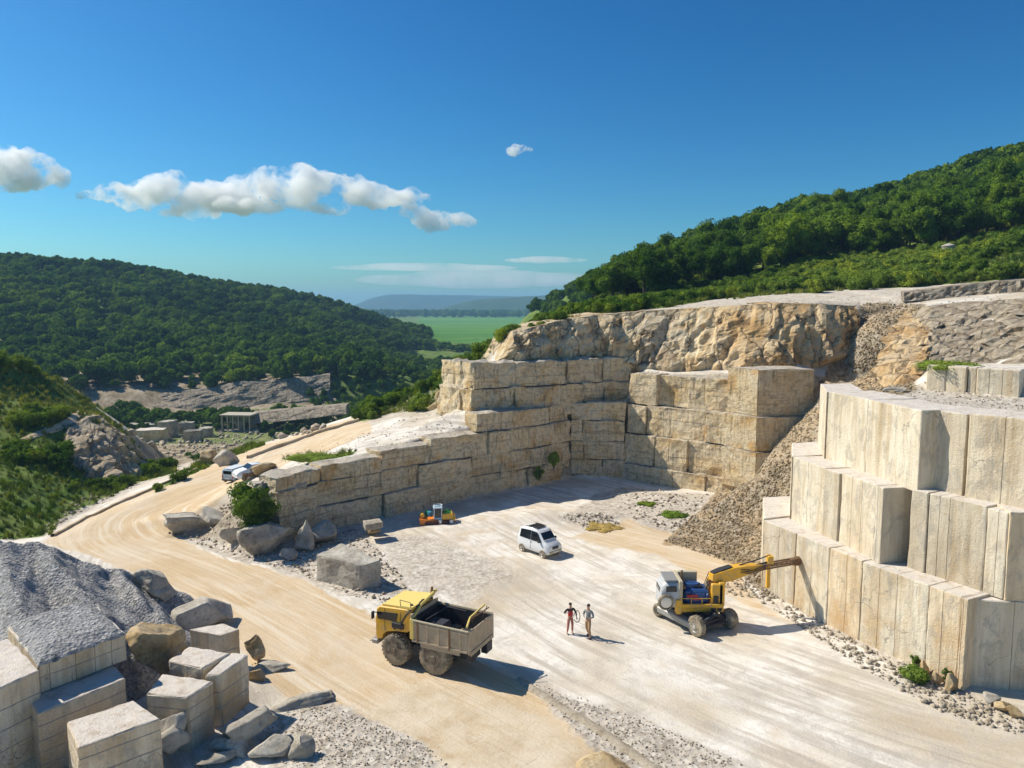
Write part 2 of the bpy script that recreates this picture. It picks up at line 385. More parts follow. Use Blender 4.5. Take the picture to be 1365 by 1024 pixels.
# natural rim above the tiers
RIM = [(684, 444, 77), (743, 429, 79.8), (804, 420, 82.2), (876, 415, 81.6), (956, 410, 78.6), (1040, 405, 75.8), (1100, 407, 75.4), (1140, 409, 76.4)]
FOOT = [(662, 481, 75.4), (743, 481, 78.3), (804, 483, 80.8), (865, 491, 79), (930, 493, 76.3), (1000, 490, 72.8), (1075, 487, 73), (1130, 470, 74.5)]
for a in RIM: d(a[0], a[1], a[2] + .9)
for a in FOOT: d(a[0], a[1], a[2] - .2)
for a in FOOT: d(a[0], a[1] + 1, a[2] + .8)
for a in [(760, 420, 105), (876, 408, 98), (1000, 396, 92), (1100, 389, 90), (1200, 384, 88), (1300, 380, 84), (1365, 376, 82), (1450, 372, 82)]: d(*a)
# scree chute
for a in [(905, 716, 58.5), (935, 690, 62), (965, 672, 65.5), (1000, 640, 65), (1030, 600, 66), (1075, 548, 66.3), (1100, 500, 69), (1140, 440, 74), (1165, 418, 77),
          (985, 735, 54.2), (1018, 785, 47.6), (1020, 700, 57), (1060, 660, 56), (1060, 600, 60), (1110, 550, 60), (1150, 500, 64),
          (1180, 515, 56.5), (1100, 600, 52.5), (1040, 720, 51.5), (1195, 450, 70), (1215, 415, 76), (1215, 510, 56)]: d(*a)
# cliff on the right above the small white wall
for a in [(1235, 492, 58), (1300, 490, 57), (1365, 484, 55), (1440, 484, 54), (1240, 512, 52)]: d(*a)
for a in [(1235, 408, 71), (1300, 402, 70), (1365, 396, 68), (1440, 392, 66)]: d(*a)
for a in [(1140, 403, 80), (1235, 399, 76), (1300, 393, 75), (1365, 388, 73), (1440, 384, 71)]: d(*a)
for p in [(36, 40, 14.2), (42, 50, 15), (34, 48, 14.2), (60, 30, 14), (50, 26, 13)]: c(*p)
# right wooded hill (ground under the trees)
for a in [(740, 424, 125), (800, 410, 125), (880, 404, 118), (960, 396, 112), (1050, 388, 110), (1150, 368, 115), (1240, 352, 118), (1300, 340, 112), (1365, 322, 108), (1450, 305, 108),
          (800, 395, 165), (880, 372, 165), (960, 352, 165), (1050, 336, 165), (1150, 320, 165), (1240, 305, 165), (1365, 268, 160), (1480, 240, 160)]: d(*a)
for a, zc in [((1365, 230), 60), ((1480, 230), 68), ((1600, 240), 76), ((1200, 240), 52), ((1000, 262), 47), ((900, 292), 40), ((830, 325), 35), ((780, 355), 27), ((720, 405), 16), ((690, 440), 6)]:
    dep = a[1]; c((a[0] - CX) / FP * dep, dep, zc)
for x, y, z in [(300, 400, 75), (200, 420, 62), (120, 450, 44), (50, 520, 18), (0, 560, -20), (-6, 450, -18), (-2, 380, -16), (2, 330, -18), (-14, 420, -20), (12, 300, -16), (10, 560, -18), (30, 640, -18), (-10, 300, -19), (5, 240, -14), (500, 300, 95), (600, 700, 60), (300, 900, 20), (150, 800, -12), (700, 100, 80), (250, 60, 45), (150, 20, 25), (120, -60, 10), (300, -60, 30)]: c(x, y, z)
# left knoll
for a in [(0, 598, 80), (60, 576, 83), (122, 552, 90), (0, 650, 68), (60, 640, 73), (120, 655, 77), (170, 650, 80), (190, 636, 88), (155, 575, 95), (135, 556, 97), (178, 608, 92), (100, 600, 84), (60, 610, 78),
          (0, 470, 98), (60, 493, 101), (100, 520, 100), (0, 530, 90), (-100, 440, 95), (-100, 560, 78), (-100, 650, 62), (-250, 430, 100), (-300, 600, 66)]: d(*a)
for x, y, z in [(-95, 150, -12), (-60, 145, -17), (-140, 140, 5), (-72, 122, -6), (-52, 118, -12), (-45, 100, -7), (-35, 122, -12), (-25, 130, -14), (-200, 120, 20), (-200, 20, 10), (-110, 30, 2), (-200, -60, 5)]: c(x, y, z)
# valley floor
for x, y, z in [(-130, 200, -20), (-90, 180, -20), (-60, 180, -20), (-30, 180, -20), (-10, 170, -17), (-110, 245, -20), (-60, 250, -20), (-20, 240, -18), (-150, 235, -19), (0, 300, -20), (-30, 350, -20)]: c(x, y, z)
# cut band at the hill foot, wooded hill behind
for px in range(100, 441, 40):
    t = (px - 100) / 340; yb = 557 - 18 * t; yt = 533 - 38 * t
    d(px, yb, 252 + 22 * t); d(px, yt, 262 + 22 * t)
for px in (-60, 20): c((px - CX) * .25, 250, -19); c((px - CX) * .262, 262, -10)
for a in [(-300, 345, 520, 47), (0, 335, 520, 47), (100, 337, 530, 45), (200, 350, 545, 40), (290, 370, 570, 31), (370, 378, 600, 26), (460, 400, 650, 13), (520, 418, 690, 2), (555, 432, 715, -8)]:
    x = (a[0] - CX) / FP * a[2]; c(x, a[2], a[3]); c(x - 30, a[2] + 90, a[3] - 6)
for a in [(-300, 440, 360), (0, 425, 380), (100, 430, 385), (200, 445, 380), (300, 440, 410), (400, 455, 420), (480, 462, 450), (60, 380, 450), (200, 400, 460), (330, 410, 500), (430, 430, 540), (500, 445, 600), (470, 485, 330), (500, 478, 420), (545, 465, 560)]: d(*a)
for x, y, z in [(-700, 700, 60), (-600, 400, 50), (-500, 200, 30), (-60, 760, -20), (-20, 760, -20), (-400, 1000, 10), (-250, 1000, -12), (-60, 450, -20), (-20, 600, -20), (-700, 1500, -15)]: c(x, y, z)
for x in (-6000, -3000, -1200, -200, 300, 1500, 3500, 6000):
    for y in (1300, 2200, 4000, 7500): c(x, y, -20)
for x in (-6000, 6000): c(x, 400, 0); c(x, -60, 0)
c(-1500, 300, 20); c(1500, 300, 60); c(1500, -60, 40); c(-1500, -60, 5)
# ---------------------------------------------------------------- triangulate, sample on a tensor grid
pts = []
seen = set()
for p in CP:
    k = (round(p[0] * 4), round(p[1] * 4))
    if k in seen: continue
    seen.add(k); pts.append(p)
res = delaunay_2d_cdt([Vector((p[0], p[1])) for p in pts], [], [], 0, 1e-4)
TV = np.array([(v.x, v.y) for v in res[0]])
TZ = np.array([pts[o[0]][2] if o else 0 for o in res[3]])
TF = res[2]
def axis(segs):
    out = [segs[0][0]]
    for a, b, s0, s1 in segs:
        x = a
        while x < b - 1e-6:
            t = (x - a) / (b - a); x += s0 + (s1 - s0) * t; out.append(min(x, b))
    return np.array(sorted(set(np.round(out, 3))))
GX = np.concatenate([-axis([(60, 160, .9, 4), (160, 800, 5, 30), (800, 6000, 60, 400)])[::-1], axis([(-60, -26, .8, .35), (-26, 26, .32, .32), (26, 40, .35, .8), (40, 140, .9, 3), (140, 800, 4, 30), (800, 6000, 60, 400)])])
GX = np.unique(np.round(GX, 3))
GY = axis([(-60, 20, 6, 1.5), (20, 28, 1, .3), (28, 92, .3, .33), (92, 140, .5, 1.5), (140, 320, 2, 4), (320, 900, 5, 14), (900, 7500, 20, 400)])
nx, ny = len(GX), len(GY)
Z = np.zeros((ny, nx))
for tri in TF:
    a, b, cc = TV[tri[0]], TV[tri[1]], TV[tri[2]]; za, zb, zc = TZ[list(tri[:3])]
    i0, i1 = np.searchsorted(GX, min(a[0], b[0], cc[0])), np.searchsorted(GX, max(a[0], b[0], cc[0]), 'right')
    j0, j1 = np.searchsorted(GY, min(a[1], b[1], cc[1])), np.searchsorted(GY, max(a[1], b[1], cc[1]), 'right')
    if i0 >= i1 or j0 >= j1: continue
    X, Y = np.meshgrid(GX[i0:i1], GY[j0:j1])
    den = (b[1] - cc[1]) * (a[0] - cc[0]) + (cc[0] - b[0]) * (a[1] - cc[1])
    if abs(den) < 1e-9: continue
    l1 = ((b[1] - cc[1]) * (X - cc[0]) + (cc[0] - b[0]) * (Y - cc[1])) / den
    l2 = ((cc[1] - a[1]) * (X - cc[0]) + (a[0] - cc[0]) * (Y - cc[1])) / den
    l3 = 1 - l1 - l2; e = -1e-6
    m = (l1 >= e) & (l2 >= e) & (l3 >= e)
    Z[j0:j1, i0:i1][m] = (l1 * za + l2 * zb + l3 * zc)[m]
def blur(A, n=1):
    for _ in range(n):
        A = np.pad(A, 1, mode='edge')
        A = (A[1:-1, :-2] + 2 * A[1:-1, 1:-1] + A[1:-1, 2:]) / 4 if False else A
        A = (A[:-2, 1:-1] + A[2:, 1:-1] + A[1:-1, :-2] + A[1:-1, 2:] + 4 * A[1:-1, 1:-1]) / 8
    return A
ZS = blur(Z, 14); nearm = (GY[:, None] < 92) & (np.abs(GX[None, :]) < 40)
Z = np.where(nearm, blur(Z, 2), ZS)
XX, YY = np.meshgrid(GX, GY)
def vnoise(X, Y, sc, seed=0, oct=4, ro=.5):
    """vectorised value noise"""
    out = np.zeros_like(X, dtype=float); amp = 1.0; tot = 0
    for o in range(oct):
        u = X * sc + 17.3 * seed + o * 31.7; v = Y * sc - 9.1 * seed + o * 12.3
        iu, iv = np.floor(u).astype(np.int64), np.floor(v).astype(np.int64); fu, fv = u - iu, v - iv
        fu = fu * fu * (3 - 2 * fu); fv = fv * fv * (3 - 2 * fv)
        def hsh(a, b):
            h = (a * 374761393 + b * 668265263 + seed * 1442695 + o * 97531) & 0xffffffff
            h = ((h ^ (h >> 13)) * 1274126177) & 0xffffffff
            return ((h ^ (h >> 16)) & 0xffff) / 65535.0 * 2 - 1
        out += amp * ((hsh(iu, iv) * (1 - fu) + hsh(iu + 1, iv) * fu) * (1 - fv) + (hsh(iu, iv + 1) * (1 - fu) + hsh(iu + 1, iv + 1) * fu) * fv)
        tot += amp; amp *= ro; sc *= 2.03
    return out / tot
gzx = np.gradient(Z, axis=1) / np.maximum(np.gradient(GX)[None, :], .01); gzy = np.gradient(Z, axis=0) / np.maximum(np.gradient(GY)[:, None], .01)
slope = np.clip(np.hypot(gzx, gzy), 0, 1.5)
far = np.clip((YY - 95) / 60, 0, 1)
Z = Z + vnoise(XX, YY, .12, 1) * (.10 + .5 * np.clip(slope, 0, .6)) * (1 + far) + vnoise(XX, YY, .9, 2) * (.025 + .14 * np.clip(slope, 0, 1)) * (1 - far) + far * np.clip(slope, 0, .5) * vnoise(XX, YY, .02, 3) * 14
Z += nearm * np.where(slope > .3, vnoise(XX, YY, 2.2, 5) * .12, 0)
_t = (XX * .894 - YY * .447); _s = (XX * .447 + YY * .894)
_sc = np.clip((Z - .3) / 2, 0, 1) * np.clip((12.8 - np.abs(XX - 17.5 - (YY - 50) * .38) * 2.2) / 5, 0, 1) * ((YY > 49) & (YY < 80))
Z += _sc * (.38 * vnoise(_t, _s * .08, .75, 51, 3) + .14 * vnoise(_t, _s * .2, 2.2, 52, 3))
# windrow mound and track ruts on the pit floor
def bump(x0, y0, rx, ry, h, ang=0.0):
    global Z
    ca, sa = math.cos(ang), math.sin(ang); u = ((XX - x0) * ca + (YY - y0) * sa) / rx; v = (-(XX - x0) * sa + (YY - y0) * ca) / ry
    Z = Z + h * np.exp(-(u * u + v * v))
p = W(720, 690); bump(p[0], p[1], 4.5, 2.0, .5, .3)
p = W(800, 690); bump(p[0], p[1], 2.2, 1.0, .35, 0)
p = W(250, 945); bump(p[0], p[1], 3.0, 2.0, .9, .4)
p = W(890, 668); bump(p[0], p[1], 4.5, 2.0, .5, -.5)
def gz(x, y):
    i = min(max(np.searchsorted(GX, x) - 1, 0), nx - 2); j = min(max(np.searchsorted(GY, y) - 1, 0), ny - 2)
    u = (x - GX[i]) / (GX[i + 1] - GX[i]); v = (y - GY[j]) / (GY[j + 1] - GY[j])
    return float((Z[j, i] * (1 - u) + Z[j, i + 1] * u) * (1 - v) + (Z[j + 1, i] * (1 - u) + Z[j + 1, i + 1] * u) * v)
def gzv(x, y):
    i = np.clip(np.searchsorted(GX, x) - 1, 0, nx - 2); j = np.clip(np.searchsorted(GY, y) - 1, 0, ny - 2)
    u = (x - GX[i]) / (GX[i + 1] - GX[i]); v = (y - GY[j]) / (GY[j + 1] - GY[j])
    return (Z[j, i] * (1 - u) + Z[j, i + 1] * u) * (1 - v) + (Z[j + 1, i] * (1 - u) + Z[j + 1, i + 1] * u) * v
def hit(px, py, d0=24, d1=2500):
    dd = d0
    while dd < d1:
        p = Dp(px, py, dd)
        if p[2] < gz(p[0], p[1]): 
            return (p[0], p[1], gz(p[0], p[1]))
        dd += max(.15, dd * .003)
    return Dp(px, py, d1)
# ---------------------------------------------------------------- surface zones
F_ = YY * ct - (Z - H) * st; U_ = YY * st + (Z - H) * ct; F_ = np.maximum(F_, 1)
PX = CX + FP * XX / F_; PY = CY - FP * U_ / F_
def inpoly(poly, A=None, B=None):
    A = PX if A is None else A; B = PY if B is None else B
    m = np.zeros(A.shape, bool); n = len(poly)
    for i in range(n):
        x0, y0 = poly[i]; x1, y1 = poly[(i + 1) % n]
        if y0 == y1: continue
        cnd = ((y0 > B) != (y1 > B)) & (A < (x1 - x0) * (B - y0) / (y1 - y0) + x0)
        m ^= cnd
    return m
def zone(poly, ymin=0, ymax=1e9, n=3, jit=5):
    jx = vnoise(XX, YY, .35, 11) * jit; jy = vnoise(XX, YY, .35, 12) * jit
    m = inpoly(poly, PX + jx, PY + jy) & (YY > ymin) & (YY < ymax)
    return blur(m.astype(float), n)
sand = zone([(60, 722), (140, 680), (230, 640), (300, 610), (420, 570), (480, 556), (500, 575), (330, 640), (300, 662), (232, 700), (262, 730), (400, 775), (492, 818), (700, 905), (790, 985), (850, 1060),
             (560, 1060), (470, 975), (350, 905), (290, 835), (200, 770), (120, 740)], 25, 100, 3, 6)
sand = np.maximum(sand, .75 * zone([(1010, 800), (1130, 870), (1000, 810), (880, 745), (760, 715), (840, 690), (960, 730)], 30, 70, 5, 8))
sand = np.maximum(sand, .35 * zone([(560, 690), (760, 668), (900, 700), (960, 760), (830, 745), (680, 760), (560, 800), (520, 740)], 40, 80, 8, 10))
grass = zone([(-900, 1100), (-900, 300), (0, 460), (60, 488), (140, 550), (195, 600), (232, 630), (190, 640), (60, 700), (60, 716), (-40, 724), (-300, 760)], 50, 140, 2, 4)
grass = np.maximum(grass, zone([(250, 625), (300, 590), (350, 595), (300, 612), (230, 645), (190, 668)], 60, 130, 2, 2))
grass = np.maximum(grass, zone([(470, 562), (560, 505), (640, 462), (720, 425), (760, 398), (900, 380), (1365, 300), (1700, 250), (1700, 365), (1365, 372), (1240, 380), (1100, 388), (960, 398), (880, 410), (780, 424), (700, 448), (640, 478), (600, 505), (540, 540), (500, 558)], 78, 135, 2, 4))
grass = np.maximum(grass, zone([(375, 612), (480, 600), (470, 608), (380, 614)], 60, 80, 1, 3) * .8)
grass = np.maximum(grass, (far > .5) * 1.0)
wall_ = (YY > 170) & (YY < 275) & (XX > -175) & (XX < -5)
bare = zone([(160, 600), (210, 560), (420, 545), (440, 560), (320, 600), (230, 650), (190, 650)], 95, 245, 2, 8)
bare = np.maximum(bare, zone([(80, 496), (440, 484), (450, 540), (80, 560)], 235, 300, 1, 2))
bare = np.maximum(bare, .9 * ((vnoise(XX, YY, .05, 21) > .1) & wall_ & (PY > 540)).astype(float))
bare = np.maximum(bare, .45 * zone([(478, 566), (520, 528), (560, 503), (640, 460), (680, 450), (650, 486), (600, 548), (552, 553)], 74, 130, 2, 6))
grass = np.maximum(grass, zone([(500, 552), (540, 518), (600, 482), (660, 446), (730, 414), (900, 384), (980, 392), (876, 408), (760, 424), (690, 440), (655, 466), (640, 500), (610, 530), (560, 548)], 78, 140, 2, 5))
bare = np.maximum(bare, .7 * zone([(215, 716), (240, 690), (330, 645), (400, 632), (440, 700), (380, 720)], 45, 75, 2, 4))
bare = np.where((YY > 200) & (YY < 246), bare * .25, bare)
grass *= 1 - .75 * np.clip(bare, 0, 1)
sand = np.maximum(sand, .62 * zone([(780, 424), (876, 404), (960, 400), (1100, 388), (1240, 380), (1365, 360), (1500, 350), (1500, 395), (1240, 405), (1140, 415), (876, 422)], 74, 110, 2, 3))
scr = zone([(880, 725), (960, 655), (1040, 590), (1090, 520), (1150, 405), (1235, 405), (1220, 520), (1110, 560), (1060, 640), (1026, 800), (985, 760), (930, 730)], 45, 82, 2, 4)
scr = np.maximum(scr, zone([(640, 485), (560, 530), (600, 548), (640, 520)], 70, 95, 2, 4) * .5)
grav = zone([(60, 712), (140, 668), (250, 620), (300, 600), (230, 612), (120, 650), (60, 690)], 55, 140, 2, 4)
grav = np.maximum(grav, zone([(225, 712), (260, 690), (340, 650), (400, 640), (480, 700), (510, 740), (560, 800), (500, 812), (380, 765), (270, 730)], 45, 75, 2, 5))
grav = np.maximum(grav, zone([(380, 1060), (330, 960), (440, 935), (560, 985), (620, 1060)], 25, 36, 3, 8))
grav = np.maximum(grav, zone([(990, 770), (1040, 800), (1150, 870), (1340, 950), (1400, 1000), (1400, 960), (1300, 930), (1020, 780)], 30, 52, 2, 5))
grav = np.maximum(grav, zone([(820, 650), (965, 662), (985, 700), (900, 715), (840, 690), (760, 700), (740, 690)], 55, 78, 3, 8) * .8)
grav = np.maximum(grav, .62 * zone([(510, 700), (560, 720), (660, 745), (700, 770), (620, 800), (560, 800), (520, 760)], 42, 70, 6, 14))
grav = np.maximum(grav, zone([(1110, 525), (1240, 510), (1365, 520), (1420, 580), (1300, 565)], 34, 53, 2, 2))
grav = np.maximum(grav, zone([(690, 905), (850, 955), (1050, 1060), (850, 1060), (780, 985)], 26, 40, 3, 8) * .75)
grav = np.maximum(grav, zone([(870, 402), (1140, 385), (1365, 372), (1500, 366), (1500, 395), (1140, 415), (876, 420)], 74, 100, 2, 3) * .6)
slabz = zone([(560, 905), (640, 915), (700, 945), (790, 1000), (820, 1050), (620, 1060), (540, 1000), (500, 950)], 26, 40, 3, 4)
field = zone([(560, 422), (760, 422), (760, 458), (545, 458)], 600, 2500, 1, 0)
def polydist(path):
    best = np.full(XX.shape, 1e9); S = np.zeros(XX.shape); Dd = np.zeros(XX.shape); s0 = 0
    for a, b in zip(path[:-1], path[1:]):
        ax, ay, bx, by = a[0], a[1], b[0], b[1]; L = math.hypot(bx - ax, by - ay); tx, ty = (bx - ax) / L, (by - ay) / L
        t = np.clip((XX - ax) * tx + (YY - ay) * ty, 0, L)
        dx = XX - ax - t * tx; dy = YY - ay - t * ty; q = np.hypot(dx, dy); m = q < best
        best = np.where(m, q, best); S = np.where(m, s0 + t, S); Dd = np.where(m, q * np.sign(tx * dy - ty * dx), Dd); s0 += L
    return S, Dd
def smooth_path(pp, n=3):
    for _ in range(n):
        q = [pp[0]]
        for a, b in zip(pp[:-1], pp[1:]):
            q += [(a[0] * .75 + b[0] * .25, a[1] * .75 + b[1] * .25), (a[0] * .25 + b[0] * .75, a[1] * .25 + b[1] * .75)]
        pp = q + [pp[-1]]
    return pp
road_c = smooth_path([W(*a)[:2] for a in [(900, 1090, 0), (640, 950, 0), (480, 868, 0), (370, 805, 0), (262, 752, 0), (160, 722, 0), (150, 694, 0), (230, 655, .6), (320, 622, 1.9), (440, 572, 4)]])
floor_c = smooth_path([W(*a)[:2] for a in [(560, 700), (640, 740), (760, 815), (950, 900), (1180, 985), (1500, 1080)]])
S1, D1 = polydist(road_c); S2, D2 = polydist(floor_c)
nf = nearm * 1.0
rut = lambda Dd, c0: np.exp(-((Dd - c0) / .28) ** 2)
Z -= nf * (slope < .3) * sum(rut(D1 + .3 * vnoise(S1, S1 * 0, .1, 30 + k), c0) for k, c0 in enumerate((-1.9, -.2, 1.2, 2.7))) * .045
Z -= nf * (slope < .3) * (S2 > 4) * sum(rut(D2 + .8 * vnoise(S2, S2 * 0, .06, 40 + k), c0) for k, c0 in enumerate((-5.2, -3.4, -.4, 1.4, 4.0, 5.7))) * .03
idx = np.arange(nx * ny).reshape(ny, nx)
fq = np.stack([idx[:-1, :-1], idx[:-1, 1:], idx[1:, 1:], idx[1:, :-1]], -1).reshape(-1, 4)
V = np.stack([XX, YY, Z], -1).reshape(-1, 3)
gme = mesh_np('ground', V, fq, True)
def setcol(me, name, R_, G_, B_, A_=None):
    at = me.attributes.new(name, 'FLOAT_COLOR', 'POINT')
    A_ = np.ones_like(R_) if A_ is None else A_
    at.data.foreach_set('color', np.stack([R_, G_, B_, A_], -1).astype(np.float32).ravel())
def setvec(me, name, a, b, cc):
    at = me.attributes.new(name, 'FLOAT_VECTOR', 'POINT')
    at.data.foreach_set('vector', np.stack([a, b, cc], -1).astype(np.float32).ravel())
setvec(gme, 'zone_a', sand, grass, scr); setvec(gme, 'zone_b', grav, field, np.clip(bare, 0, 1))
setvec(gme, 'flow_a', S1, D1, slabz); setvec(gme, 'flow_b', S2, D2, np.zeros_like(S1))
def m_ground():
    s = NT('quarry_ground'); P = s.pos()
    za = s.sep(s.attr('zone_a', 'Vector')); zb = s.sep(s.attr('zone_b', 'Vector'))
    fa = s.attr('flow_a', 'Vector'); fb = s.attr('flow_b', 'Vector')
    big = s.noise(P, .12, 6, .6, .5); med = s.noise(P, .9, 7, .65); fine = s.noise(P, 7, 6, .75)
    trb = s.noise(s.scale(fb, (.10, 1.5, 1)), 1, 7, .68, .3); tra = s.noise(s.scale(fa, (.09, 1.9, 1)), 1, 7, .68, .3)
    edge = lambda z: s.ramp(s.math('ADD', z, s.math('MULTIPLY', s.math('SUBTRACT', med, .5), .9)), [(.32, 0.), (.62, 1.)])
    white = s.ramp(big, [(.30, (.50, .41, .29)), (.42, (.64, .57, .46)), (.55, (.78, .74, .67)), (.66, (.66, .58, .47)), (.78, (.74, .68, .59))])
    white = s.mix(s.math('MULTIPLY', s.math('MULTIPLY', s.ramp(trb, [(.47, 0.), (.58, 1.)]), s.ramp(s.noise(P, .22, 4), [(.36, .2), (.55, 1.)])), .75), white, (.46, .40, .32))
    white = s.mix(s.math('MULTIPLY', s.ramp(trb, [(.30, 1.), (.42, 0.)]), .4), white, (.78, .74, .68))
    white = s.mix(s.math('MULTIPLY', s.ramp(s.noise(P, .45, 8, .75, .8), [(.5, 0.), (.6, 1.)]), .55), white, (.50, .45, .38))
    white = s.mix(s.math('MULTIPLY', s.ramp(med, [(.55, 0.), (.68, 1.)]), .35), white, (.36, .33, .29))
    sandc = s.ramp(tra, [(.3, (.70, .62, .50)), (.42, (.65, .53, .37)), (.52, (.55, .40, .23)), (.62, (.61, .48, .32)), (.75, (.42, .30, .17))])
    sandc = s.mix(s.ramp(s.noise(P, .16, 7, .65, .6), [(.44, 0.), (.6, .5)]), sandc, (.68, .59, .46))
    br = s.n('ShaderNodeTexBrick'); br.offset = .37; br.inputs['Scale'].default_value = 1.0; br.inputs['Brick Width'].default_value = 1.3; br.inputs['Row Height'].default_value = 2.3; br.inputs['Mortar Size'].default_value = .045; br.inputs['Mortar Smooth'].default_value = .6
    s.l(s.vadd(s.scale(fa, (1, 1, 0)), s.scale(s.noise(P, .9, 4, colr=True), (.35, .35, 0))), br.inputs['Vector'])
    joint = s.math('MULTIPLY', s.math('MULTIPLY', br.outputs['Fac'], s.sep(fa)[2]), s.ramp(med, [(.42, 0.), (.58, 1.)]))
    sandc = s.mix(s.math('MULTIPLY', s.sep(fa)[2], .6), sandc, s.ramp(s.noise(P, .5, 6, .65), [(.35, (.44, .33, .20)), (.5, (.62, .53, .39)), (.65, (.70, .63, .51))]))
    sandc = s.mix(s.math('MULTIPLY', joint, .07), sandc, (.17, .12, .07))
    thin = s.noise(s.scale(fb, (.035, 5.5, 1)), 1, 4, .6, .15)
    white = s.mix(s.math('MULTIPLY', s.ramp(thin, [(.60, 0.), (.66, 1.)]), .45), white, (.34, .29, .22))
    thia = s.noise(s.scale(fa, (.035, 5.0, 1)), 1, 4, .6, .15)
    sandc = s.mix(s.math('MULTIPLY', s.ramp(thia, [(.60, 0.), (.66, 1.)]), .35), sandc, (.33, .24, .14))
    base = s.mix(edge(za[0]), white, sandc)
    pebc = s.voro(P, 3.2, 'F1', 'Color'); peb = s.sep(pebc)[0]
    gravc = s.mix(s.math('MULTIPLY', s.ramp(med, [(.35, 0.), (.6, 1.)]), .8), s.ramp(peb, [(0, (.24, .20, .15)), (.5, (.46, .41, .34)), (1, (.66, .61, .53))]), (.56, .50, .42))
    base = s.mix(edge(zb[0]), base, gravc)
    screec = s.ramp(s.sep(s.voro(P, 1.9, 'F1', 'Color'))[0], [(0, (.14, .11, .07)), (.5, (.32, .26, .185)), (1, (.46, .39, .30))])
    screec = s.mix(s.ramp(s.noise(s.scale(P, (.5, .25, .2)), 1, 5), [(.42, 0.), (.6, .75)]), screec, (.42, .30, .17))
    base = s.mix(edge(za[2]), base, screec)
    gr = s.ramp(s.noise(P, .25, 6, .65), [(.3, (.06, .11, .02)), (.48, (.12, .19, .035)), (.62, (.20, .24, .06)), (.76, (.32, .28, .12))])
    gr = s.mix(s.math('MULTIPLY', s.ramp(fine, [(.45, 0.), (.65, 1.)]), .4), gr, (.03, .06, .01))
    base = s.mix(edge(za[1]), base, gr)
    fld = s.ramp(s.noise(s.scale(P, (.002, .012, 1)), 1, 4), [(.35, (.06, .17, .02)), (.5, (.09, .22, .03)), (.65, (.13, .25, .04))])
    base = s.mix(zb[1], base, fld)
    brc = s.ramp(s.noise(P, .35, 7, .7), [(.33, (.14, .13, .06)), (.43, (.24, .19, .12)), (.55, (.36, .29, .20)), (.68, (.48, .41, .31))])
    base = s.mix(zb[2], base, brc)
    # steep ground shows broken rock
    nz = s.sep(s.n('ShaderNodeNewGeometry').outputs['True Normal'])[2]
    rk = s.math('MULTIPLY', s.ramp(nz, [(.45, 1.), (.7, 0.)]), s.math('SUBTRACT', 1., za[1], True))
    base = s.mix(rk, base, s.ramp(s.noise(P, 1.2, 6, .7), [(.35, (.2, .16, .11)), (.55, (.42, .36, .27)), (.7, (.5, .42, .3))]))
    h1 = s.math('MULTIPLY', s.voro(P, 3.2), s.math('ADD', zb[0], .06))
    h = s.math('ADD', s.math('ADD', s.math('MULTIPLY', fine, .55), s.math('MULTIPLY', trb, .3)), s.math('ADD', h1, s.math('MULTIPLY', s.voro(P, 1.9), za[2])))
    return s.pbr(base, .95, s.bump(s.math('SUBTRACT', h, s.math('MULTIPLY', joint, .12)), .7, .12), spec=.15)
link('ground', gme, m_ground()); bpy.data.objects['ground']['kind'] = 'structure'
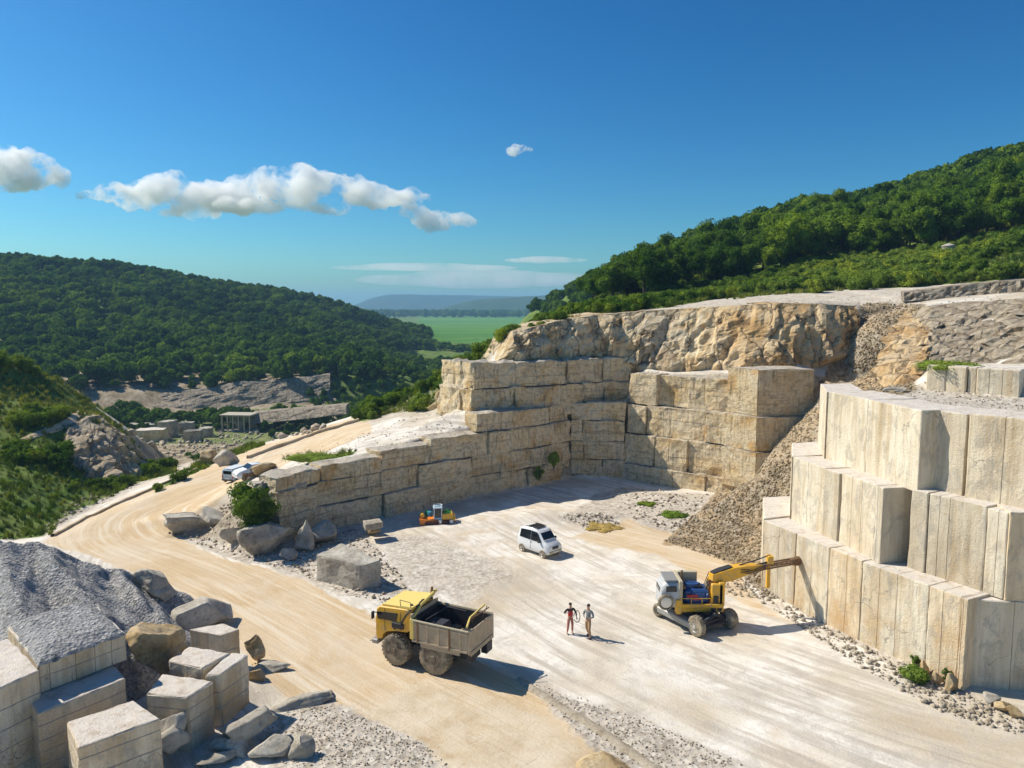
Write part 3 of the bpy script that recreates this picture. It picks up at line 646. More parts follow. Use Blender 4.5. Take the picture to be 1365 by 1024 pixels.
# ---------------------------------------------------------------- stone builder
def lin(a, b, res, grooves=(), gw=.03, L=None):
    n = max(1, int(round((b - a) / res))); xs = [(a + (b - a) * i / n, 0) for i in range(n + 1)]
    for g in grooves:
        gp = a + g * (b - a)
        xs = [x for x in xs if abs(x[0] - gp) > gw * 1.6 or x[0] in (a, b)]
        xs += [(gp - gw, 0), (gp, 1), (gp + gw, 0)]
    e = min(.07, (b - a) * .1); xs = [x for x in xs if x[1] or x[0] in (a, b) or (x[0] - a > e * 1.3 and b - x[0] > e * 1.3)] + [(a + e, 0), (b - e, 0)]
    return sorted(set(xs))
def solid(quad, z0, z1, res=.35, rough=.04, fsc=.9, bev=.06, gu=(), gw_=(), gdep=.06, seed=0, chip=.0, grow=.03):
    """stone prism: quad = plan corners (front-left, front-right, back-right, back-left); z1 may be 4 values"""
    q = [Vector((p[0], p[1])) for p in quad]
    zt = list(z1) if isinstance(z1, (list, tuple)) else [z1] * 4
    zb = list(z0) if isinstance(z0, (list, tuple)) else [z0] * 4
    L = (q[1] - q[0]).length; T = (q[3] - q[0]).length; Hh = max(zt) - min(zb)
    us = lin(0, L, res, gu, grow); ts = lin(0, T, res * 1.6); ws = lin(0, Hh, res, gw_, grow)
    NU, NT_, NW = len(us), len(ts), len(ws)
    vid = {}; vs = []; fs = []
    cen = (q[0] + q[1] + q[2] + q[3]) / 4
    off = Vector((seed * 7.31, seed * 3.77, seed * 1.93))
    dn = []
    for a, b, sg in ((q[0], q[1], 1), (q[3], q[2], -1)):
        t = (b - a).normalized(); dn.append(Vector((t.y, -t.x)) * sg)
    dl = []
    for a, b, sg in ((q[0], q[3], -1), (q[1], q[2], 1)):
        t = (b - a).normalized(); dl.append(Vector((t.y, -t.x)) * sg)
    def V_(i, j, k):
        key = (i, j, k)
        if key in vid: return vid[key]
        u = us[i][0] / L; t = ts[j][0] / T; w_ = ws[k][0] / Hh
        p = (q[0] * (1 - u) + q[1] * u) * (1 - t) + (q[3] * (1 - u) + q[2] * u) * t
        zb_ = (zb[0] * (1 - u) + zb[1] * u) * (1 - t) + (zb[3] * (1 - u) + zb[2] * u) * t
        zt_ = (zt[0] * (1 - u) + zt[1] * u) * (1 - t) + (zt[3] * (1 - u) + zt[2] * u) * t
        z = zb_ + (zt_ - zb_) * w_
        N = Vector((0, 0, 0)); nb = 0
        if j == 0: N += dn[0].to_3d(); nb += 1
        if j == NT_ - 1: N += dn[1].to_3d(); nb += 1
        if i == 0: N += dl[0].to_3d(); nb += 1
        if i == NU - 1: N += dl[1].to_3d(); nb += 1
        if k == NW - 1: N += Vector((0, 0, 1)); nb += 1
        P = Vector((p.x, p.y, z)); s = P * fsc + off
        n1 = noise.fractal(s, 1.0, 2.1, 4); n2 = noise.noise(s * .35 + Vector((5, 5, 5)))
        h = rough * (n1 + .8 * n2)
        if nb >= 2: h -= bev * (.6 + 1.2 * max(0, noise.noise(P * 2.1 + off)) + chip * 2 * max(0, noise.noise(P * .8 + off) - .1))
        if nb == 1 and (us[i][1] or ws[k][1]) : h -= gdep
        elif nb >= 2 and (us[i][1] or ws[k][1]): h -= gdep * .6
        P = P + N * h
        vid[key] = len(vs); vs.append(tuple(P)); return vid[key]
    for i in range(NU - 1):
        for k in range(NW - 1):
            fs.append((V_(i, 0, k), V_(i + 1, 0, k), V_(i + 1, 0, k + 1), V_(i, 0, k + 1)))
            fs.append((V_(i + 1, NT_ - 1, k), V_(i, NT_ - 1, k), V_(i, NT_ - 1, k + 1), V_(i + 1, NT_ - 1, k + 1)))
    for j in range(NT_ - 1):
        for k in range(NW - 1):
            fs.append((V_(0, j + 1, k), V_(0, j, k), V_(0, j, k + 1), V_(0, j + 1, k + 1)))
            fs.append((V_(NU - 1, j, k), V_(NU - 1, j + 1, k), V_(NU - 1, j + 1, k + 1), V_(NU - 1, j, k + 1)))
    for i in range(NU - 1):
        for j in range(NT_ - 1):
            fs.append((V_(i, j, NW - 1), V_(i + 1, j, NW - 1), V_(i + 1, j + 1, NW - 1), V_(i, j + 1, NW - 1)))
            fs.append((V_(i, j + 1, 0), V_(i + 1, j + 1, 0), V_(i + 1, j, 0), V_(i, j, 0)))
    return vs, fs
def quad_from(P_, Q_, thick, inset=0.0):
    P_, Q_ = Vector(P_[:2]), Vector(Q_[:2]); t = (Q_ - P_).normalized(); n = Vector((-t.y, t.x))
    a = P_ + n * inset + t * .012; b = Q_ + n * inset - t * .012
    return [a, b, b + n * thick, a + n * thick]
def s_of_px(path, px, z):
    """arc length where a plan path crosses the photo column px at height z"""
    best = None; s0 = 0
    for a, b in zip(path[:-1], path[1:]):
        L = math.hypot(b[0] - a[0], b[1] - a[1])
        for k in range(41):
            t = k / 40; x = a[0] + (b[0] - a[0]) * t; y = a[1] + (b[1] - a[1]) * t
            e = abs(proj(x, y, z)[0] - px)
            if best is None or e < best[0] - 1e-6: best = (e, s0 + t * L, (x, y))
        s0 += L
    return best
def at_s(path, s):
    for a, b in zip(path[:-1], path[1:]):
        L = math.hypot(b[0] - a[0], b[1] - a[1])
        if s <= L + 1e-6: return (a[0] + (b[0] - a[0]) * s / L, a[1] + (b[1] - a[1]) * s / L)
        s -= L
    return path[-1][:2]
def plen(path): return sum(math.hypot(b[0] - a[0], b[1] - a[1]) for a, b in zip(path[:-1], path[1:]))
# ---------------------------------------------------------------- right-hand cut stone stack, three steps
G1 = 'tall cut stone blocks in the stepped stack on the right'
def stack_block(quad, z0, z1, label, grooves, seed, res=.26, rough=.035, gh=(), chip=.3, mat=None):
    v, f = solid(quad, z0, z1, res, rough, .7, .022, grooves, gh, .06, seed, chip, .016)
    o = based('stone_block', v, f, mat or M['sawn']); tag(o, label, 'stone block', G1); return o
def seg_blocks(path, cuts, z0, z1, thick, spec, zjit=.06):
    for i, (lab, gr, *rest) in enumerate(spec):
        if lab is None: continue
        a, b = cuts[i], cuts[i + 1]; inset = rest[0] if rest else 0
        zz = z1 + random.uniform(-zjit, zjit)
        stack_block(quad_from(a, b, thick, inset + random.uniform(-.02, .10)), z0, zz, lab, gr, i + int(z0 * 10) + 3, chip=.5)
def cutpts(path, pxs, z): return [s_of_px(path, px, z)[2] for px in pxs]
pA = [T1[1], T1[2], T1[3]]
c1 = [T1[0]] ; c1 = cutpts(pA, [1026, 1059, 1103, 1147, 1236, 1280, 1320], 2.1); c1[0] = T1[1]; c1[-1] = T1[3]
stack_block([T1[0], T1[1], (18.6, 47.2), (20.2, 52)], -.3, 4.5, 'stone block turned away at the far end of the lowest step beside the rubble', (.5,), 71)
seg_blocks(pA, c1, -.4, 4.45, 3.4, [
    ('narrow upright lowest step block facing the pit, nearest the rubble', (.5,)),
    ('lowest step block touched by the tip of the yellow machine boom', (.5,)),
    ('lowest step block just right of the yellow boom tip, grey streaked', (.55,)),
    ('widest lowest step block with ochre stained foot and saw lines', (.28, .55)),
    ('grey lowest step block with fine saw lines above the weeds', (.45,)),
    ('nearest corner block of the lowest step with its end face in shade', (.3,))])
stack_block([(21.35, 33.75), (25.2, 33.1), (25.6, 36.8), (21.9, 37.4)], -.4, 4.3, 'shaded lowest step block at the right edge behind the corner block', (.5,), 55)
stack_block([(25.3, 33.1), (31, 32.2), (31.4, 36), (25.7, 36.8)], -.4, 4.3, 'lowest step block beyond the right edge of the view', (.5,), 56)
pB = [T2[1], T2[2]]
c2 = cutpts(pB, [1063, 1096, 1119, 1163, 1190], 6.3); c2[0] = T2[1]; c2[-1] = T2[2]
stack_block([T2[0], T2[1], (20.2, 47.2), (21.6, 51.5)], 4.2, 8.45, 'middle step block turned away at its far end above the rubble', (.5,), 73)
seg_blocks(pB, c2, 4.4, 8.45, 2.9, [
    ('block at the far left end of the middle step', (.5,)),
    ('narrow middle step block between the end block and the wide one', ()),
    ('wide middle step block with cream panels', (.33, .62)),
    ('proud corner block of the middle step with dark side face', (.4,))])
T2b = [(20.5, 37.75), (22.8, 33.6)]
c3 = cutpts(T2b, [1215, 1236, 1312, 1362], 6.3); c3[0] = T2b[0]; c3[-1] = T2b[1]
seg_blocks(T2b, c3, 4.35, 8.5, 2.9, [
    ('narrow recessed block in the shadow of the middle step corner', ()),
    ('broad middle step block with dry grass on its top edge', (.2, .38)),
    ('plain pale middle step block at the right edge of the picture', (.55,))])
stack_block([(22.85, 33.55), (27, 33), (27.5, 36), (23.4, 36.6)], 4.3, 8.5, 'middle step block beyond the right edge of the view', (), 57)
pC = [T3[1], T3[2]]
c4 = cutpts(pC, [1106, 1153, 1231], 10.4); c4[0] = T3[1]; c4[-1] = T3[2]
stack_block([T3[0], T3[1], (22, 46.6), (23.2, 51)], 8.3, 12.6, 'top step block turned away above the rubble chute', (), 74)
seg_blocks(pC, c4, 8.4, 12.65, 3.0, [
    ('smooth upright block at the far left end of the top step', ()),
    ('largest top step block with a ragged right edge and faint crack', ())], .02)
T3b = [(21.5, 37.6), (22.35, 36.1), (23.8, 34.3)]
c5 = cutpts([T3b[0], T3b[1]], [1262, 1291], 10.4)
stack_block([(20.9, 38.15), (21.75, 37.9), (23.4, 39.6), (22.4, 40.6)], 8.4, 12.6, 'shaded block set back beside the ragged top step block', (), 75)
stack_block([(21.75, 37.85), (22.3, 36.3), (25, 37.5), (24, 39.7)], 8.4, 12.6, 'slim brown streaked top step block with a lit triangle', (), 76)
stack_block([(22.3, 36.2), (23.9, 34.1), (26.2, 35.9), (24.6, 38)], 8.4, 12.68, 'large pale top step block at the right edge of the picture', (.6,), 77)
stack_block([(23.95, 34.05), (28, 33.8), (28.5, 37), (26.2, 36)], 8.4, 12.6, 'top step block beyond the right edge of the view', (), 78)
# low white wall on top
cT = cutpts([T4[1], T4[2]], [1236, 1262, 1287, 1300, 1375], 13.3); cT[0] = T4[1]; cT[-1] = T4[2]
for i, lab in enumerate(['leftmost block of the low white wall on the gravel terrace, grey patch at its top', 'second white block of the low wall on the gravel terrace',
                         'narrow brown stained block in the low white wall', 'long white block at the right of the low terrace wall']):
    v, f = solid(quad_from(cT[i], cT[i + 1], 1.6, .12 if i == 2 else 0), 12.1, 14.12, .25, .03, .7, .05, (.3, .6) if i == 3 else (), (), .05, 90 + i, .3, .025)
    tag(based('stone_block', v, f, M['sawn']), lab, 'stone block', 'blocks of the low white wall on the terrace')
# ---------------------------------------------------------------- weathered quarry walls: each wall > stone_block parts
def quarry_wall(path, rows, label, seed, joints=(2.6, 6.4), thick=2.2, res=.42, rough=.2, ztop=None, group=None, mat='weath', trimfn=None):
    x0 = sum(p[0] for p in path) / len(path); y0 = sum(p[1] for p in path) / len(path)
    root = empty('quarry_wall', (x0, y0, 0), 0, label, 'quarry wall', group)
    rd = random.Random(seed); L = plen(path); cnt = 0
    for ri, (z0, z1, inset) in enumerate(rows):
        s = -rd.uniform(0, 1.5)
        corners = [0]; acc = 0
        for a, b in zip(path[:-1], path[1:]): acc += math.hypot(b[0] - a[0], b[1] - a[1]); corners.append(acc)
        cuts = [0.0]; s = rd.uniform(*joints) * .6
        while s < L - 1.2:
            # snap to a corner of the face
            k = min(corners, key=lambda q: abs(q - s))
            if abs(k - s) < 1.0 and 0 < k < L and k - cuts[-1] > .8: s = k
            cuts.append(s); s += rd.uniform(*joints)
        mand = [corners[i] for i in range(1, len(path) - 1) if (Vector(path[i]) - Vector(path[i - 1])).angle(Vector(path[i + 1]) - Vector(path[i])) > .3]
        cuts = [q for q in cuts if q == 0 or all(abs(q - m_) > .8 for m_ in mand)] + mand; cuts.sort()
        cuts.append(L)
        for a, b in zip(cuts[:-1], cuts[1:]):
            pa, pb = at_s(path, a), at_s(path, b)
            zt = z1(pa, pb) if callable(z1) else z1
            if zt is None or zt - z0 < .3: continue
            if trimfn and trimfn(pa, pb, z0): continue
            ins = inset + rd.uniform(-.2, .2) + (.35 if rd.random() < .12 else 0)
            gz_ = [(zt - z0) * .0]
            gh = (rd.uniform(.35, .65),) if rd.random() < .6 and zt - z0 > 1.7 else ()
            gu = (rd.uniform(.3, .7),) if rd.random() < .4 and b - a > 2.5 else ()
            v, f = solid(quad_from(pa, pb, thick + rd.uniform(0, .2), ins), z0 + (.02 if ri else -.5), zt - .02 + rd.uniform(-.04, .04), res, rough, .8, .035, gu, gh, .06, seed * 3 + cnt, 1.4, .03)
            based('stone_block', v, f, M[mat], root); cnt += 1
    return root
def topL1(pa, pb): 
    x = (pa[0] + pb[0]) / 2
    return ztop_l1((x, 0)) if x < -3.2 else 6.0
quarry_wall(F_L1, [(0, 2.0, 0), (2.0, 3.9, .12), (3.9, topL1, .2), (6.0, lambda a, b: 7.8 if a[0] > -5.6 else None, .28)],
            'long weathered tan quarry wall along the left of the pit, shaded and cut in courses', 11)
quarry_wall(F_L3, [(7.2, 9.8, 0), (9.8, 12.25, .35)], 'upper step of weathered stone standing on the ledge above the shaded pit wall', 12, rough=.3, joints=(4, 8))
quarry_wall(F_R[:5], [(-.1, 1.7, 0), (1.7, 4.8, .4), (4.8, 7.8, .8), (7.8, lambda a, b: 10.9 if a[0] < 19 else 7.9 if False else 10.9, 1.3)],
            'sunlit weathered quarry wall of four steps at the back corner of the pit', 13, joints=(3.0, 7), thick=2.6, rough=.13)
G2 = 'pale square blocks stacked at the end of the sunlit wall'
for k, (q, z0, z1, lab) in enumerate([
    ([(20.3, 70.3), (22.2, 67.2), (27.4, 67.6), (26.5, 71.5)], 7.9, 12.1, 'large pale square block topmost at the end of the sunlit wall beside the rubble'),
    ([(19.9, 69.6), (22.0, 66.6), (26.6, 67.1), (26, 71)], 4.75, 7.86, 'pale block in the middle beneath the large square block at the wall end'),
    ([(19.6, 69.2), (21.9, 66.2), (26, 66.8), (25, 70)], 1.2, 4.72, 'lowest pale block at the wall end, half buried by the rubble chute')]):
    v, f = solid(q, z0, z1, .3, .06, .8, .08, (), (), .08, 60 + k, .7)
    tag(based('stone_block', v, f, M['weath']), lab, 'stone block', G2)
# ---------------------------------------------------------------- natural cliffs as thick displaced shells
def cliff(name, foot, top, label, cat, amp, tone, seed, back=3.0, nv=26, step_=.4, fsc=.42, mat='cliff', bulge=.8):
    F = resample([Vector(p) for p in foot], 1.0); n = max(2, int(sum((b - a).length for a, b in zip(F[:-1], F[1:])) / step_))
    def along(path, t):
        path = [Vector(p) for p in path]; Ls = [(b - a).length for a, b in zip(path[:-1], path[1:])]; s = t * sum(Ls)
        for (a, b), l in zip(zip(path[:-1], path[1:]), Ls):
            if s <= l + 1e-9: return a.lerp(b, s / l)
            s -= l
        return path[-1]
    vs = []; tn = []
    for i in range(n + 1):
        t = i / n; f0 = along(foot, t); t0 = along(top, t); e = along(foot, min(1, t + .02)) - along(foot, max(0, t - .02))
        nrm = Vector((e.y, -e.x, 0)).normalized()
        for j in range(nv + 1):
            v = j / nv; P = f0.lerp(t0, v)
            P -= nrm * 0; prof = bulge * math.sin(math.pi * min(1, .25 + v * .74)) ** .7
            s = P * fsc + Vector((seed * 9.1, 0, seed * 2.7)); sv = Vector((s.x, s.y, s.z * .3))
            cell = noise.voronoi(sv * .95 + Vector((0, 0, .25 * s.x)))[0]; crack = min(1, (cell[1] - cell[0]) * 4.5)
            rid = 1 - abs(noise.noise(Vector((s.x * 1.7, s.y * 1.7, s.z * .35)))) * 2
            h = amp * (noise.fractal(sv * 1.1, 1, 2.1, 5) * .8 + rid * .4 - (1 - crack) * .5 + .2 * noise.fractal(P * 1.5, 1, 2.1, 4) + .14 * noise.noise(Vector((P.x * .1, P.y * .1, P.z * 1.6 + seed)))) + prof
            fade = min(1, (v) * 6 + .3) * min(1, (1 - v) * 5 + .15)
            P = P + nrm * h * fade + Vector((0, 0, .25 * amp * noise.noise(P * .9) * fade))
            vs.append(tuple(P)); tn.append(tone(t, v, P))
        # rear and underside so the shell has thickness
        Pt = t0 - nrm * back + Vector((0, 0, .12)); vs.append(tuple(Pt)); tn.append(tn[-1])
        Pb = f0 - nrm * back; vs.append(tuple(Pb)); tn.append(tn[-1])
    k = nv + 3; fs = []
    for i in range(n):
        for j in range(k):
            a, b = i * k + j, i * k + (j + 1) % k; fs.append((a, a + k, b + k, b))
    fs.append(tuple(range(k))); fs.append(tuple(n * k + j for j in range(k - 1, -1, -1)))
    o = based(name, vs, fs, M[mat]); at = o.data.attributes.new('tone', 'FLOAT_VECTOR', 'POINT')
    at.data.foreach_set('vector', np.array(tn, dtype=np.float32).ravel()); tag(o, label, cat); return o
fo = [Dp(*a) for a in FOOT]; ri = [Dp(*a) for a in RIM]
def dn_(p, dz, dy=0): return (p[0], p[1] + dy, p[2] + dz)
cliff('rock_cliff', [dn_(p, -.3) for p in fo[:3]] + [dn_(Dp(850, 490, 80), -.3)], [dn_(ri[0], .1), dn_(ri[1], .1), dn_(ri[2], .1), dn_(Dp(858, 416, 82.2), .1)],
      'cracked pale natural rock cliff above the upper step on the left of the pit', 'rock cliff', 1.15, lambda t, v, P: (.15, .25 * v, 0), 3, back=4)
cliff('rock_cliff', [dn_(Dp(846, 490, 80), -.3), dn_(fo[3], -.4), dn_(fo[4], -.4), dn_(fo[5], -.4), dn_(fo[6], -.4), dn_(fo[7], -.4)], [dn_(Dp(852, 416, 82.2), .1), dn_(ri[3], .1), dn_(ri[4], .1), dn_(ri[5], .1), dn_(ri[6], .1), dn_(ri[7], .1)],
      'golden orange rock cliff with a grey left part above the back corner of the pit', 'rock cliff', .9, lambda t, v, P: (max(0, min(1, (t - .3) * 6)), max(0, min(1, (.3 - t) * 7)) * .6, 0), 5, back=4)
cliff('rock_cliff', [Dp(1186, 516, 57.5), Dp(1200, 512, 56.5), Dp(1235, 518, 55)], [Dp(1205, 416, 72), Dp(1230, 412, 72), Dp(1262, 408, 71)],
      'bright orange rock pillar standing between the rubble chute and the terrace', 'rock cliff', 1.1, lambda t, v, P: (1, .1 * v, 0), 8, back=5, step_=.3, bulge=1.6)
cliff('rock_cliff', [Dp(1232, 505, 56.5), Dp(1300, 494, 56.5), Dp(1365, 488, 54), Dp(1450, 488, 53)], [Dp(1240, 409, 70), Dp(1300, 403, 69), Dp(1365, 397, 67), Dp(1460, 394, 64)],
      'grey brown rubbly cliff behind the low white wall at the right edge', 'rock cliff', 1.0, lambda t, v, P: (.35 if t < .35 else 0, .85, 0), 9, back=4, bulge=.2)
cliff('retaining_wall', [Dp(1205, 402, 76.5), Dp(1300, 396, 75), Dp(1450, 390, 71)], [Dp(1205, 390, 77), Dp(1300, 378, 75.6), Dp(1450, 366, 71.5)],
      'low rough stone retaining wall beside the track above the right cliff', 'retaining wall', .25, lambda t, v, P: (0, 1, 0), 14, back=1.2, nv=10, step_=.35, fsc=1.6, bulge=0)
cliff('rock_outcrop', [Dp(78, 655, 76), Dp(120, 652, 78), Dp(160, 648, 80), Dp(188, 636, 87), Dp(184, 618, 92)], [Dp(92, 572, 85), Dp(118, 556, 89), Dp(135, 553, 93), Dp(152, 572, 95), Dp(172, 602, 96)],
      'grey rock face with slanting ribs at the end of the green knoll on the left', 'rock outcrop', 1.1, lambda t, v, P: (.1, .75 if t < .5 else .35, 0), 17, back=4, nv=22, step_=.45, bulge=.5)
def band(label, pts, thick, seed, amp=1.2, name='quarry_cliff', cat='quarry cliff', tone=(0, 1, 0), nv=12, stp=2.2, fsc=.16):
    cliff(name, [p[0] for p in pts], [p[1] for p in pts], label, cat, amp, lambda t, v, P: tone, seed, back=thick, nv=nv, step_=stp, fsc=fsc, bulge=.3)
band('long shaded rock face cut into the foot of the wooded hill across the valley', [(Dp(px, 557 - 18 * (px - 100) / 340, 250 + 22 * (px - 100) / 340), Dp(px, 533 - 38 * (px - 100) / 340 + (4 if px % 80 else 0), 259 + 22 * (px - 100) / 340)) for px in range(110, 441, 30)], 6, 21)  # default grey tone: rock colour darkened to stand in for the hill's shadow
band('grey quarry bank behind the small shed in the valley', [(Dp(px, 566 - 14 * (px - 330) / 140, 222), Dp(px, 551 - 12 * (px - 330) / 140, 226)) for px in (335, 370, 400, 430, 462)], 4, 22, .7)

# ---------------------------------------------------------------- rocks and blocks in the foreground
import bmesh
def rock_mesh(seed, sub=3, cuts=9, flat=.68, nz=.10, fsc=1.6):
    """unit boulder: icosphere clipped by random planes, then roughened"""
    rd = random.Random(seed); bm = bmesh.new(); bmesh.ops.create_icosphere(bm, subdivisions=sub, radius=1)
    pl = []
    for k in range(cuts):
        n = Vector((rd.gauss(0, 1), rd.gauss(0, 1), rd.gauss(0, .8))).normalized(); pl.append((n, rd.uniform(flat * .75, flat * 1.15)))
    off = Vector((seed * 3.1, seed * 1.7, 0))
    for v in bm.verts:
        p = v.co * 1.25
        for n, dd in pl:
            e = p.dot(n) - dd
            if e > 0: p = p - n * e
        v.co = p + v.co.normalized() * nz * (noise.fractal(p * fsc + off, 1, 2.1, 5))
    vs = np.array([v.co[:] for v in bm.verts]); fs = np.array([[v.index for v in f.verts] for f in bm.faces]); bm.free()
    lo, hi = vs.min(0), vs.max(0); vs = (vs - (lo + hi) / 2) / ((hi - lo) / 2)
    return vs, fs
def boulder(px, py, wpx, size, label, seed, mat='rockw', rz=0.0, tilt=0.0, z=None, cat='boulder', name='boulder', group=None, sub=4, sink=.12, cuts=9, nz=.10, dep=None):
    """size = (w, depth, h) in metres; base at photo point (px,py)"""
    if dep: p = Dp(px, py, dep)
    else: p = hit(px, py) if z is None else W(px, py, z)
    v, f = rock_mesh(seed, sub, cuts, nz=nz); v = v * np.array(size) / 2
    Mx = Matrix.Rotation(rz, 3, 'Z') @ Matrix.Rotation(tilt, 3, 'Y'); v = v @ np.array(Mx.transposed())
    v[:, 2] -= v[:, 2].min(); v = v + np.array([p[0], p[1] + size[1] * .3, p[2] - sink * size[2]])
    o = based(name, v, f, M[mat]); tag(o, label, cat, group); return o
def topblock(pxs, z1, z0, label, seed, gh=(), gu=(), mat='sawn', group='sawn stone blocks piled in the left foreground', res=.11, name='stone_block', rough=.035, cat='stone block', grow=.022, gdep=.05):
    """pxs: photo corners of the top (front-left, front-right, back-right, back-left)"""
    zs = z1 if isinstance(z1, (list, tuple)) else [z1] * 4
    q = [W(a[0], a[1], zz)[:2] for a, zz in zip(pxs, zs)]
    v, f = solid(q, z0, zs, res, rough, 1.1, .035, gu, gh, gdep, seed, .9, grow)
    o = based(name, v, f, M[mat]); tag(o, label, cat, group); return o
topblock([(104, 997), (215, 957), (178, 933), (88, 962)], 2.8, -.2, 'nearest sawn block at the bottom left with a smooth white top', 201, (.3, .62, .85))
topblock([(50, 885), (168, 843), (120, 800), (10, 835)], 4.25, 3.05, 'gravel covered top layer of the big layered wall block at the left', 202, (.5,), (.12, .4, .62, .82))
topblock([(50, 952), (168, 904), (128, 858), (12, 892)], 3.0, -.2, 'big banded wall block below the gravel covered layer at the left', 203, (.2, .36, .52, .66, .84), ())
topblock([(-90, 958), (53, 893), (12, 850), (-130, 900)], 4.15, -.2, 'darker banded wall block at the very left edge', 204, (.25, .45, .62, .8))
topblock([(250, 930), (285, 908), (216, 897), (194, 925)], 2.35, 0, 'squat block with three saw lines behind the nearest white topped block', 205, (.3, .55, .78))
topblock([(294, 899), (331, 873), (308, 869), (273, 900)], 2.5, .2, 'tilted upright block standing at the right end of the block pile', 206, (.35, .65))
topblock([(269, 891), (307, 870), (250, 861), (222, 880)], 2.6, .3, 'low block with a chipped flat top between the brown boulder and the upright block', 207, (.6,))
topblock([(296, 845), (319, 837), (298, 829), (252, 837)], 2.1, .2, 'squared block with a dark notch at the foot of the grey gravel heap', 208, (.5,))
topblock([(480, 752), (508, 746), (455, 722), (420, 738)], [1.75, 1.7, 1.7, 1.75], -.1, 'flat topped grey block with white dusty top beside the haul road', 209, (), (), 'rockg', None, .2, 'stone_block', .09)
topblock([(487, 700), (511, 696), (506, 691), (484, 694)], 1.5, 1.05, 'small flat slab resting on a stub of rock beside the pit', 210, (), (), 'rockw', None, .15, 'stone_slab', .03, 'stone slab')
boulder(497, 715, 0, (1.3, 1.1, 1.2), 'stub of brown rock carrying a small flat slab', 211, 'rocko', cat='rock', name='rock')
boulder(197, 912, 0, (2.3, 2.2, 2.5), 'big rounded brown and cream boulder between the layered block and the gravel heap', 778, 'rocko', z=1.2, sub=5, sink=0, cuts=6, nz=.14)
G3 = 'boulders lying in the left foreground'
for i, (px, py, sz, rz, tl, zz, mt, lab) in enumerate([
    (330, 985, (2.3, 1.1, 1.0), .5, -.15, .35, 'rockw', 'long rounded pale boulder below the upright sawn block'),
    (357, 1012, (1.7, .9, .85), .3, .1, 0, 'rockw', 'blocky pale boulder with flat lit top at the bottom, left of the gravel'),
    (308, 1005, (1.8, 1.2, .8), -.3, .2, 0, 'rockg', 'dark wedge of rock between the two pale foreground boulders'),
    (228, 1010, (1.2, 1.2, 1.3), .2, 0, .4, 'rockg', 'grey boulder squeezed between the nearest block and the squat block'),
    (360, 898, (1.9, 1.0, .45), .2, -.1, 0, 'rockg', 'thin flat rock slab lying beside the sandy road'),
    (340, 912, (.9, .9, .8), 0, 0, .1, 'rocko', 'small ochre boulder at the right foot of the block pile'),
    (338, 880, (1.0, .8, 1.3), .4, 0, .2, 'rocko', 'brown chunk of rock leaning behind the upright block'),
    (398, 943, (3.0, 1.1, .5), .45, -.06, 0, 'rockw', 'long low rock ledge rising from the sandy road edge'),
    (402, 1010, (1.0, .8, .9), 0, 0, 0, 'rockw', 'single rough boulder standing in the foreground gravel'),
    (225, 985, (1.2, 1.1, 1.0), .7, 0, 1.0, 'rockg', 'dark boulder wedged beneath the squat block'),
    (290, 1018, (1.9, .9, .4), .5, .1, .1, 'rockw', 'flat pale slab at the bottom edge beneath the boulders'),
    (810, 1050, (2.6, 1.5, 1.1), .3, 0, 0, 'rocko', 'cream rounded boulder cut off by the bottom edge in the middle')]):
    boulder(px, py, 0, sz, lab, 220 + i, mt, rz, tl, zz, group=G3 if i != 11 else None, sub=4, nz=.09)
boulder(198, 800, 0, (2.4, 2.4, 1.7), 'dark brown jagged rock on the right shoulder of the gravel heap', 241, 'rockg', .5, .3, dep=40.5, sub=5, cuts=14)
boulder(262, 855, 0, (1.7, 3.6, 2.5), 'smooth grey slab leaning on the right end of the gravel heap', 242, 'rockg', -.7, .35, dep=39.2, nz=.05, cuts=7)
G4 = 'boulders along the edge of the haul road'
for i, (px, py, sz, rz, mt, lab) in enumerate([
    (352, 742, (3.9, 2.4, 2.6), .1, 'rockg', 'largest grey boulder beside the haul road below the green bush'),
    (310, 727, (2.2, 1.6, 1.5), .5, 'rockw', 'tan boulder at the left of the roadside row'),
    (402, 735, (1.9, 1.6, 2.5), -.2, 'rockw', 'tall angular pale boulder right of the largest roadside boulder'),
    (424, 728, (2.6, 1.9, 1.9), .6, 'rockg', 'sharp edged grey boulder leaning at the right of the roadside row'),
    (383, 748, (1.4, 1.0, .9), 0, 'rockg', 'small smooth boulder in front of the largest roadside boulder'),
    (375, 688, (3.6, 2.4, 2.8), .3, 'rockg', 'rough grey outcrop boulder at the left end of the pit wall'),
    (245, 712, (3.6, 2.0, 1.7), .3, 'rockg', 'dark ribbed rock at the inside of the road bend'),
    (282, 700, (2.8, 1.8, 1.4), -.3, 'rockg', 'low dark rock on the slope above the road bend')]):
    boulder(px, py, 0, sz, lab, 250 + i, mt, rz, 0, None, group=G4, sub=4, nz=.13)
boulder(298, 622, 0, (2.6, 2.2, 1.9), 'grey angular rock with a pale top at the roadside above the valley', 262, 'rockg', .3, 0, sub=4)
boulder(276, 621, 0, (1.9, 2, 1.9), 'brown rock leaning against the grey angular roadside rock', 263, 'rocko', .2, 0, sub=4)
boulder(1343, 952, 0, (.9, .8, .55), 'small cream boulder at the foot of the lowest step near the right edge', 264, 'rocko', .2, 0, None)
boulder(1325, 940, 0, (.9, .7, .5), 'flat brown stone beside the nearest corner block', 265, 'rockg', .6, 0, None)
boulder(1357, 962, 0, (.7, .6, .6), 'square yellowish stone at the right edge beneath the blocks', 266, 'rocko', .1, 0, None)
boulder(1198, 523, 0, (1.6, 1.0, .3), 'flat grey stone lying on the gravel terrace edge', 267, 'rockg', .1, 0, None)
